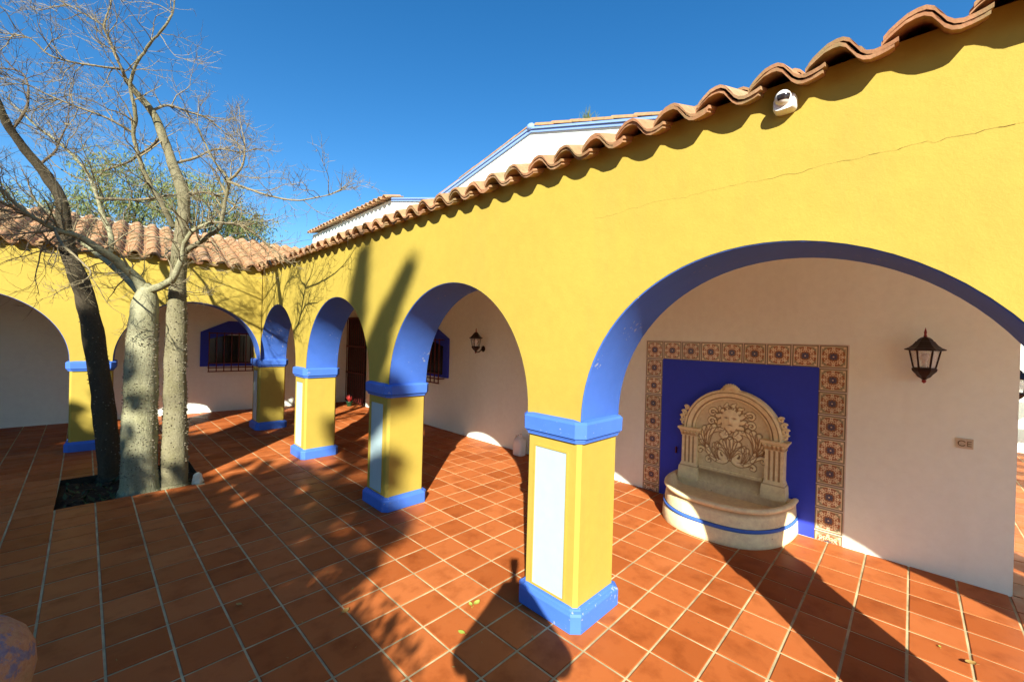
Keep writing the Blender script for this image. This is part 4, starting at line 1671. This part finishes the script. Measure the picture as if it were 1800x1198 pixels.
def leaf_tree(name, label, base, crown_c, crown_r, n_cl, per, mat, seed, leaf_l=0.16, leaf_w=0.02, hang=0.6, group=None, trunk_r=0.14, spread=0.35):
    t = thing(name, label, 'tree', base, 0, group)
    rr = random.Random(seed)
    b = Vector(base)
    cc_ = Vector(crown_c)
    tk = MB()
    tk.tube([Vector((0, 0, -0.2)), (cc_-b)*0.35+Vector((rr.gauss(0, .15), rr.gauss(0, .15), 0)), (cc_-b)*0.8], [trunk_r, trunk_r*0.75, trunk_r*0.4], 9)
    lv = MB()
    for k in range(n_cl):
        # clumps fill the crown unevenly
        while True:
            q = Vector((rr.uniform(-1, 1), rr.uniform(-1, 1), rr.uniform(-1, 1)))
            if 0.25 < q.length < 1 and noise.noise(q*2.3+Vector((seed, 0, 0))) > -0.22:
                break
        c = cc_-b+Vector((q.x*crown_r[0], q.y*crown_r[1], q.z*crown_r[2]))
        if k % 5 == 0:
            st_ = (cc_-b)*rr.uniform(0.45, 0.8)
            tk.tube([st_, st_.lerp(c, 0.55)+Vector((0, 0, 0.15)), c], [trunk_r*0.28, trunk_r*0.16, trunk_r*0.04], 5)
        for m_ in range(per):
            p = c+Vector((rr.gauss(0, spread), rr.gauss(0, spread), rr.gauss(0, spread*0.9)))
            d_ = Vector((rr.gauss(0, 1), rr.gauss(0, 1), rr.gauss(0, 1)-hang*1.6)).normalized()
            w_ = d_.cross(Vector((rr.gauss(0, 1), rr.gauss(0, 1), rr.gauss(0, 1)))).normalized()
            l = leaf_l*rr.uniform(0.6, 1.3)
            w = leaf_w*rr.uniform(0.7, 1.3)
            lv.add([p, p+d_*l*0.45+w_*w, p+d_*l, p+d_*l*0.45-w_*w], [(0, 1, 2, 3)])
    tk.build('trunk', MAT['bark_dark'], t, True)
    lv.build('crown', mat, t)
    return t


def ground_at(u, w):
    p = at(u, 560, w)
    return (p.x, p.y, GZ)


for (u, v, w, rx, rz, n_cl, lab, seed) in ((215, 345, 15.0, 1.5, 1.5, 75, 'feathery pale green tree rising highest above the far tiled roof', 51),
                                         (345, 372, 16.0, 1.7, 1.2, 75, 'feathery green tree right of the tallest one behind the far roof', 52),
                                         (425, 408, 17.0, 1.0, 0.8, 40, 'small green tree top beside the corner where the roofs meet', 53),
                                         (70, 380, 15.5, 1.6, 0.9, 45, 'low green tree behind the left end of the tiled roof', 54)):
    g_ = ground_at(u, w)
    leaf_tree('pepper_tree', lab, g_, at(u, v, w), (rx, rx, rz), n_cl, 70, MAT['leaf_pepper'], seed, 0.19, 0.017, 0.7, 'trees beyond the far roof', 0.16, 0.28)

# ------------------------------------------------------------------ big painted jar in the near left corner
jar = thing('clay_jar', 'large round clay jar with worn blue and red paint in the near corner', 'jar', (0, 0, 0))
jc = at(-88, 1212, 1.52)
jar.location = (jc.x, jc.y, 0)
mb = MB()
zc = jc.z
mb.lathe([(0.09, 0.0), (0.12, 0.01), (0.165, zc*0.45), (0.20, zc*0.8), (0.212, zc), (0.206, zc+0.07), (0.185, zc+0.13), (0.145, zc+0.18), (0.10, zc+0.205), (0.082, zc+0.215), (0.080, zc+0.235), (0.088, zc+0.25), (0.080, zc+0.256), (0.068, zc+0.245), (0.066, zc+0.21)], (0, 0, 0), 40, cap=False)
mb.build('body', MAT['jar'], jar, True)
mb = MB()
mb.lathe([(0.001, zc+0.212), (0.068, zc+0.213)], (0, 0, 0), 20, cap=False)
mb.build('soil_fill', MAT['soil'], jar)

# ------------------------------------------------------------------ passage beyond the end of the white wall
mb = MB()
mb.box((9.2, -9.0, -0.05), (9.5, -2.0, 3.3))
tag(mb.build('garden_wall', MAT['white']), 'white garden wall far beyond the end of the passage', 'wall')
gp = thing('plant_pot', 'dark green plastic pot just past the end of the white wall', 'pot', (3.10, -2.42, 0))
mb = MB()
mb.lathe([(0.12, 0.003), (0.125, 0.01), (0.165, 0.30), (0.175, 0.305), (0.178, 0.335), (0.168, 0.338), (0.155, 0.30)], (0, 0, 0), 26, cap=False)
mb.build('pot_wall', MAT['green_pot'], gp, SOFT)
mb = MB()
mb.lathe([(0.001, 0.29), (0.157, 0.292)], (0, 0, 0), 20, cap=False)
mb.build('soil_fill', MAT['soil'], gp)
lantern('black lantern on the house corner at the right edge of the picture', (4.35, -2.085-0.166, 1.42), pi/2)
pg = thing('pergola', 'dark wooden pergola slats shading the far passage floor', 'pergola', (5.6, -6.4, 0))
for px_ in (-1.8, 1.9):
    for py_ in (-1.2, 1.3):
        mb = MB()
        mb.box((px_-0.06, py_-0.06, 0.002), (px_+0.06, py_+0.06, 2.5))
        mb.build('post', MAT['wood'], pg)
bm2 = MB()
bm2.box((-2.4, -0.05, 2.5), (2.4, 0.05, 2.62))
me_ = bm2.mesh('beam', MAT['wood'])
for py_ in (-1.2, 1.3):
    o = link('beam', me_, pg)
    o.location = (0, py_, 0)
bm2 = MB()
bm2.box((-0.09, -1.7, 2.622), (0.09, 1.8, 2.74))
me_ = bm2.mesh('slat', MAT['wood'])
for k in range(9):
    o = link('slat', me_, pg)
    o.location = (-2.3+0.575*k, 0, 0)


def shrub(label, base, rad, h, n_leaf, seed, group=None, mat=None, ll=0.09):
    t = thing('shrub', label, 'shrub', base, 0, group)
    rr = random.Random(seed)
    st_ = MB()
    lv = MB()
    for k in range(max(6, n_leaf//60)):
        a = rr.uniform(0, 2*pi)
        r = rad*sqrt(rr.random())*0.9
        top = Vector((r*cos(a), r*sin(a), h*rr.uniform(0.55, 1.0)))
        st_.tube([(0.2*top.x, 0.2*top.y, -0.1), (0.6*top.x, 0.6*top.y, top.z*0.55), top], [0.018, 0.012, 0.004], 5)
        for m_ in range(60):
            q = rr.uniform(0.15, 1.0)
            p = Vector((top.x*q, top.y*q, top.z*q))+Vector((rr.gauss(0, rad*0.2), rr.gauss(0, rad*0.2), rr.gauss(0, 0.1)))
            if p.z < 0.03:
                continue
            d_ = Vector((rr.gauss(0, 1), rr.gauss(0, 1), rr.uniform(-.3, 1))).normalized()
            w_ = d_.cross(Vector((rr.gauss(0, 1), rr.gauss(0, 1), rr.gauss(0, 1)))).normalized()
            l = ll*rr.uniform(0.7, 1.4)
            lv.add([p, p+d_*l*0.5+w_*l*0.2, p+d_*l, p+d_*l*0.5-w_*l*0.2], [(0, 1, 2, 3)])
    st_.build('stems', MAT['bark_dark'], t)
    lv.build('foliage', mat or MAT['leaf_dark'], t)
    return t


shrub('dark green shrub at the foot of the far garden wall', (8.3, -4.35, GZ), 0.55, 0.9, 700, 61)
# red bromeliad by the grilled door
br = thing('potted_bromeliad', 'small pot plant with red spiky leaves in front of the grilled door', 'plant', (2.30, 7.98, 0))
mb = MB()
mb.lathe([(0.05, 0.003), (0.075, 0.10), (0.08, 0.105), (0.078, 0.115), (0.065, 0.10)], (0, 0, 0), 16, cap=False)
mb.build('pot_wall', MAT['green_pot'], br, SOFT)
rr = random.Random(8)
mb = MB()
for k in range(18):
    a = rr.uniform(0, 2*pi)
    l = rr.uniform(0.10, 0.22)
    b_ = Vector((0, 0, 0.08))
    d_ = Vector((cos(a)*rr.uniform(0.2, 0.8), sin(a)*rr.uniform(0.2, 0.8), 1)).normalized()
    w_ = Vector((-sin(a), cos(a), 0))*0.012
    mb.add([b_-w_, b_+w_, b_+d_*l*0.6+w_*0.9, b_+d_*l, b_+d_*l*0.6-w_*0.9], [(0, 1, 2, 3, 4)])
mb.build('foliage', MAT['red_plant'], br)

# ------------------------------------------------------------------ fallen leaves


def fallen(label, x, y, l, ang, mat, curl=0.3):
    mb = MB()
    n = 6
    L_, R_, C_ = [], [], []
    for k in range(n+1):
        t = k/n
        w = 0.30*l*sin(pi*min(1, t*0.97+0.03))**0.8
        z = 0.004+curl*l*(t-0.45)**2+0.002
        C_.append((t*l-l/2, 0, z))
        L_.append((t*l-l/2, w, z+curl*w*0.7))
        R_.append((t*l-l/2, -w, z+curl*w*0.7))
    o_ = len(C_)
    vs_ = C_+L_+R_
    fs = []
    for k in range(n):
        fs.append((k, k+1, o_+k+1, o_+k))
        fs.append((k+1, k, 2*o_+k, 2*o_+k+1))
    mb.add(vs_, fs)
    mb.tube([(-l/2, 0, 0.006), (-l/2-0.35*l, 0.04*l, 0.004)], [0.0012, 0.0008], 4)
    o = mb.build('fallen_leaf', mat, None, True)
    o.location = (x, y, 0.0)
    o.rotation_euler = (0, 0, ang)
    return tag(o, label, 'leaf', 'fallen leaves on the tiles')


def fl(u, v):
    d = (fwd + (u-900)/FPX*rgt - (v-599)/FPX*upv)
    t = -CAM.z/d.z
    return CAM.x+t*d.x, CAM.y+t*d.y


for lab, u, v, l, a, m_, cu in (('green-yellow curled leaf on sunlit tiles left of the nearest pier', 838, 1061, 0.055, 0.2, 'leaf_dry', 0.6),
                               ('yellow leaf touching the curled green one on the tiles', 827, 1063, 0.04, 1.2, 'leaf_dry', 0.5),
                               ('thin pale leaf lying on tiles near the photographer shadow', 811, 1112, 0.045, 1.9, 'leaf_dry', 0.2),
                               ('thin brown leaf at the edge of the large floor shadow', 607, 1074, 0.06, 0.4, 'leaf_brown', 0.15),
                               ('curled brown and yellow leaf on a grout line at lower right', 1706, 1168, 0.06, 2.4, 'leaf_brown', 0.8),
                               ('small dry leaf in the shade of the photographer', 936, 1120, 0.022, 0.8, 'leaf_brown', 0.4),
                               ('tiny pale leaf on tiles beside the pier shadow', 1652, 1137, 0.02, 0.3, 'leaf_dry', 0.3),
                               ('dry leaf lying in the left shade below the tree pit', 352, 955, 0.04, 0.9, 'leaf_brown', 0.4),
                               ('small brown leaf on shaded tiles under the thin leaf', 420, 1063, 0.04, 2.2, 'leaf_brown', 0.4)):
    x, y = fl(u, v)
    fallen(lab, x, y, l, a, MAT[m_], cu)

rr = random.Random(44)
mb = MB()
for k in range(70):
    x, y = fl(rr.uniform(60, 1780), rr.uniform(880, 1190))
    if -0.1 < x < 0.6 or x > 1.75 or in_pit(x, y, 0.05):
        continue
    l, a = rr.uniform(0.004, 0.014), rr.uniform(0, 6.28)
    d_, w_ = Vector((cos(a), sin(a), 0))*l, Vector((-sin(a), cos(a), 0))*l*rr.uniform(0.12, 0.35)
    c_ = Vector((x, y, 0.002))
    mb.add([c_-d_, c_+w_+Vector((0, 0, 0.003)), c_+d_+Vector((0, 0, 0.002)), c_-w_], [(0, 1, 2, 3)])
tag(mb.build('leaf_litter', MAT['leaf_brown']), 'tiny dry leaf scraps scattered over the tiled floor', 'litter', kind='stuff')

# ------------------------------------------------------------------ photographer and the planting behind, which cast the shade on the floor
dS = Vector((cos(SUN_AZ), sin(SUN_AZ), 0))
nS = Vector((-sin(SUN_AZ), cos(SUN_AZ), 0))


def SQ(s, q, z=0.0):
    """s metres along the sunlight, q metres across it"""
    return dS*s+nS*q+Vector((0, 0, z))


back = Vector((-cos(YAW), -sin(YAW), 0))
side = Vector((-sin(YAW), cos(YAW), 0))           # photographer's left
PB = Vector((CAM.x, CAM.y, 0))+back*0.40


def body_pt(b, l, z):
    """b metres towards the camera, l metres to the person's left"""
    return PB-back*b+side*l+Vector((0, 0, z))


verts, edges, radii = [], [], []


def jv(p, r, par=None):
    verts.append(tuple(p-PB))
    radii.append(r)
    if par is not None:
        edges.append((par, len(verts)-1))
    return len(verts)-1


pel = jv(body_pt(-0.05, 0, 0.95), (0.16, 0.12))
wst = jv(body_pt(-0.05, 0, 1.12), (0.145, 0.11), pel)
che = jv(body_pt(-0.03, 0, 1.36), (0.20, 0.14), wst)
nk0 = jv(body_pt(0.02, 0, 1.52), (0.16, 0.10), che)
nk = jv(body_pt(0.07, 0, 1.58), (0.125, 0.09), nk0)
h0 = jv(body_pt(0.13, 0, 1.63), (0.115, 0.10), nk)
h1 = jv(body_pt(0.13, 0, 1.69), (0.108, 0.105), h0)
h2 = jv(body_pt(0.12, 0, 1.755), (0.070, 0.080), h1)
for s in (-1, 1):
    sh = jv(body_pt(0.04, s*0.20, 1.50), (0.085, 0.085), che)
    el = jv(body_pt(0.17, s*0.275, 1.36), (0.068, 0.068), sh)
    wr = jv(body_pt(0.27, s*0.12, 1.56), (0.048, 0.048), el)
    pm = jv(body_pt(0.29, s*0.085, 1.61), (0.032, 0.022), wr)
    for q in range(4):
        k1 = jv(body_pt(0.325, s*(0.080), 1.600+0.021*q), (0.010, 0.010), pm)
        k2 = jv(body_pt(0.350, s*(0.066), 1.604+0.021*q), (0.009, 0.009), k1)
        k3 = jv(body_pt(0.358, s*(0.040-0.004*q), 1.606+0.021*q), (0.008, 0.008), k2)
    t1 = jv(body_pt(0.275, s*0.060, 1.585), (0.012, 0.012), pm)
    t2 = jv(body_pt(0.262, s*0.036, 1.605), (0.010, 0.010), t1)
    hp = jv(body_pt(-0.05, s*0.10, 0.88), (0.095, 0.095), pel)
    kn = jv(body_pt(-0.03, s*0.13, 0.50), (0.062, 0.062), hp)
    an = jv(body_pt(-0.08, s*0.15, 0.09), (0.042, 0.042), kn)
    ft = jv(body_pt(0.05, s*0.16, 0.045), (0.042, 0.036), an)
    to = jv(body_pt(0.12, s*0.17, 0.040), (0.036, 0.030), ft)
me = bpy.data.meshes.new('person')
me.from_pydata(verts, edges, [])
me.materials.append(MAT['cloth'])
ph = link('person', me)
ph.location = PB
sk = ph.modifiers.new('skin', 'SKIN')
sk.use_smooth_shade = True
lay = me.skin_vertices[0] if me.skin_vertices else None
if lay is None:
    import bmesh
    bmx = bmesh.new()
    bmx.from_mesh(me)
    bmx.verts.layers.skin.verify()
    bmx.to_mesh(me)
    bmx.free()
    lay = me.skin_vertices[0]
for k, r in enumerate(radii):
    lay.data[k].radius = r
lay.data[0].use_root = True
ss = ph.modifiers.new('sub', 'SUBSURF')
ss.levels = 1
ss.render_levels = 2
tag(ph, 'person in dark clothes holding a camera to the face, seen only as a shadow', 'person')
cmr = thing('photo_camera', 'black camera with a flash held up by the photographer, seen as shadow', 'camera', tuple(Vector((CAM.x, CAM.y, 0))+back*0.10), YAW)
mb = MB()
mb.box((-0.075, -0.07, 1.60), (-0.01, 0.07, 1.70))
mb.loft([[(x, y*k, z) for x, y in ((-0.07, -0.03), (-0.015, -0.03), (-0.015, 0.03), (-0.07, 0.03))] for z, k in ((1.70, 1.0), (1.725, 0.75))])
mb.build('camera_body', MAT['camera_black'], cmr)
mb = MB()
mb.lathe([(0.033, 0.0), (0.037, 0.02), (0.040, 0.06)], (0, 0, 0), 20, Matrix.Translation((-0.01, 0, 1.655)) @ Matrix.Rotation(pi/2, 4, 'Y'))
mb.build('camera_lens', MAT['camera_black'], cmr, SOFT)
mb = MB()
mb.box((-0.06, -0.022, 1.726), (-0.02, 0.022, 1.83))
mb.box((-0.065, -0.031, 1.832), (-0.005, 0.031, 1.885))
mb.build('flash_unit', MAT['camera_black'], cmr)

# broad-leaved plants, trees and shrubs stand behind; their shade falls over the left of the floor
TAN = math.tan(SUN_EL)


def palm(label, s0, q0, top, leaves, seed):
    """tall palm; fronds given by where base and tip shade the floor (s, q), and their width"""
    base = SQ(s0, q0, GZ)
    t = thing('palm_tree', label, 'palm tree', tuple(base), 0)
    rr = random.Random(seed)
    crown = Vector((0, 0, (top-s0)*TAN-GZ))
    mb = MB()
    mb.tube([Vector((0.1*sin(k*0.6), 0.06*sin(k*0.9), crown.z*k/10-0.15*(k == 0))) for k in range(10)]+[crown], [0.20-0.008*k for k in range(11)], 12)
    mb.build('trunk', MAT['bark_dark'], t, True)
    for (sa, qa), (sb, qb), w in leaves:
        ds = rr.uniform(-0.5, 0.5)
        A = SQ(s0+ds, qa, (sa-s0-ds)*TAN)-base
        B = SQ(s0+ds+0.3, qb, (sb-s0-ds-0.3)*TAN)-base
        n = 12
        ax = (B-A).normalized()
        sd = ax.cross(to_sun).normalized()
        up_ = sd.cross(ax).normalized()
        P = [A.lerp(B, i/n)+up_*0.12*sin(pi*i/n) for i in range(n+1)]
        mb = MB()
        for i in range(n):              # folded leaflets set closely along the rib
            for e_ in (0.0, 0.5):
                b = P[i].lerp(P[i+1], e_)
                ww = w*0.62*sin(pi*min(0.97, 0.10+0.86*(i+e_)/n))**0.6*rr.uniform(0.85, 1.1)
                for sg in (-1, 1):
                    tip = b+sd*sg*ww+ax*ww*0.9+up_*ww*0.2
                    e1 = ax*0.045
                    mb.add([b-e1, b+e1, b.lerp(tip, 0.55)+e1, tip, b.lerp(tip, 0.55)-e1], [(0, 1, 2, 3, 4)])
        mb.tube([crown, crown.lerp(A, 0.5)+Vector((0, 0, 0.06)), A]+P[2::2], [0.035, 0.03, 0.025]+[0.018]*len(P[2::2]), 5)
        mb.build('frond', MAT['leaf_dark'], t)
    return t


lv_ = [((3.3, 2.25), (6.5, 1.86), 0.46), ((3.1, 2.35), (5.35, 1.15), 0.40), ((2.7, 2.2), (4.3, 1.45), 0.30), ((2.6, 2.0), (3.6, 1.30), 0.34),
       ((2.3, 1.9), (2.1, 1.35), 0.34), ((2.2, 2.1), (0.85, 1.14), 0.40), ((2.8, 2.4), (4.1, 2.75), 0.36), ((2.2, 2.4), (2.5, 3.2), 0.36), ((2.2, 2.2), (0.9, 1.9), 0.36)]
palm('tall palm behind the photographer whose fronds shade the yellow wall', -14.0, 2.3, 2.6, lv_, 71)
for s, q, h, r, n_cl, lab, seed in ((-8.0, 3.1, 4.25, (1.35, 1.35, 1.2), 70, 'dense dark tree behind the photographer nearest the palm', 72),
                                   (-8.6, 6.0, 5.3, (1.7, 1.7, 1.5), 80, 'dense dark tree behind the photographer, middle of three', 73),
                                   (-8.4, 8.6, 5.8, (1.9, 1.9, 1.8), 90, 'dense dark tree behind the photographer farthest to the left', 74)):
    leaf_tree('evergreen_tree', lab, tuple(SQ(s, q, GZ)), SQ(s, q, h), r, n_cl+40, 42, MAT['leaf_dark'], seed, 0.34, 0.12, 0.2, 'evergreens behind the photographer', 0.16, 0.30)
leaf_tree('cypress_tree', 'tall slim cypress behind the photographer shading the corner pier', tuple(SQ(-11, 4.78, GZ)), SQ(-11, 4.78, 6.1), (0.42, 0.42, 4.3), 260, 26, MAT['leaf_dark'], 80, 0.26, 0.09, -0.4, None, 0.14, 0.13)


def shadow_topiary(label, base, zc, rad, seed):  # made-up bush, added and shaped to cast the near floor shadow
    """clipped ball on a stem: dense lumpy crown skinned with small leaves"""
    t = thing('shadow_topiary', label, 'shrub', base, 0, 'shrubs behind the photographer')
    rr = random.Random(seed)
    st_ = MB()
    st_.tube([(0, 0, -0.15), (0.03, 0, zc*0.4), (0, 0.02, zc)], [0.07, 0.055, 0.05], 9)
    st_.build('trunk', MAT['bark_dark'], t, True)
    cr = MB()
    rings = []
    nr, ns = 18, 30
    for i_ in range(nr+1):
        th_ = pi*(0.02+0.96*i_/nr)
        ring = []
        for k in range(ns):
            d_ = Vector((sin(th_)*cos(2*pi*k/ns), sin(th_)*sin(2*pi*k/ns), -cos(th_)))
            ring.append(d_*rad*(1+0.10*noise.noise(d_*2.2+Vector((seed, 0, 0)))+0.03*noise.noise(d_*7))+Vector((0, 0, zc)))
        rings.append(ring)
    cr.loft(rings)
    sk_v = [Vector(v) for v in cr.v]
    for k in range(5200):
        v = rr.choice(sk_v)
        o_ = (v-Vector((0, 0, zc))).normalized()
        p = v+Vector((rr.gauss(0, 0.06), rr.gauss(0, 0.06), rr.gauss(0, 0.06)))
        d_ = (o_+Vector((rr.gauss(0, .6), rr.gauss(0, .6), rr.gauss(0, .6)))).normalized()
        w_ = d_.cross(Vector((rr.gauss(0, 1), rr.gauss(0, 1), rr.gauss(0, 1)))).normalized()
        l = 0.07*rr.uniform(0.7, 1.4)
        cr.add([p, p+d_*l*0.5+w_*l*0.22, p+d_*l, p+d_*l*0.5-w_*l*0.22], [(0, 1, 2, 3)])
    cr.build('crown', MAT['leaf_dark'], t)
    return t


shadow_topiary('added clipped bush behind the photographer, shaped to cast the near floor shadow', tuple(SQ(-4.7, 1.52, GZ)), 1.80, 0.93, 79)
for s, q, r, h, lab, seed in ((-5.6, 2.3, 0.95, 3.45, 'tall bushy shrub behind the photographer, second from the jar', 75),
                              (-5.9, 4.1, 1.1, 3.5, 'tall bushy shrub behind the photographer, third from the jar', 76),
                              (-6.0, 6.2, 1.2, 3.5, 'tall bushy shrub behind the photographer, fourth from the jar', 77),
                              (-6.0, 8.4, 1.2, 3.5, 'tall bushy shrub behind the photographer, farthest from the jar', 78)):
    shrub(lab, tuple(SQ(s, q, GZ)), r, h, 12000 if seed == 79 else 5200, seed, 'shrubs behind the photographer', None, 0.085 if seed == 79 else 0.24)
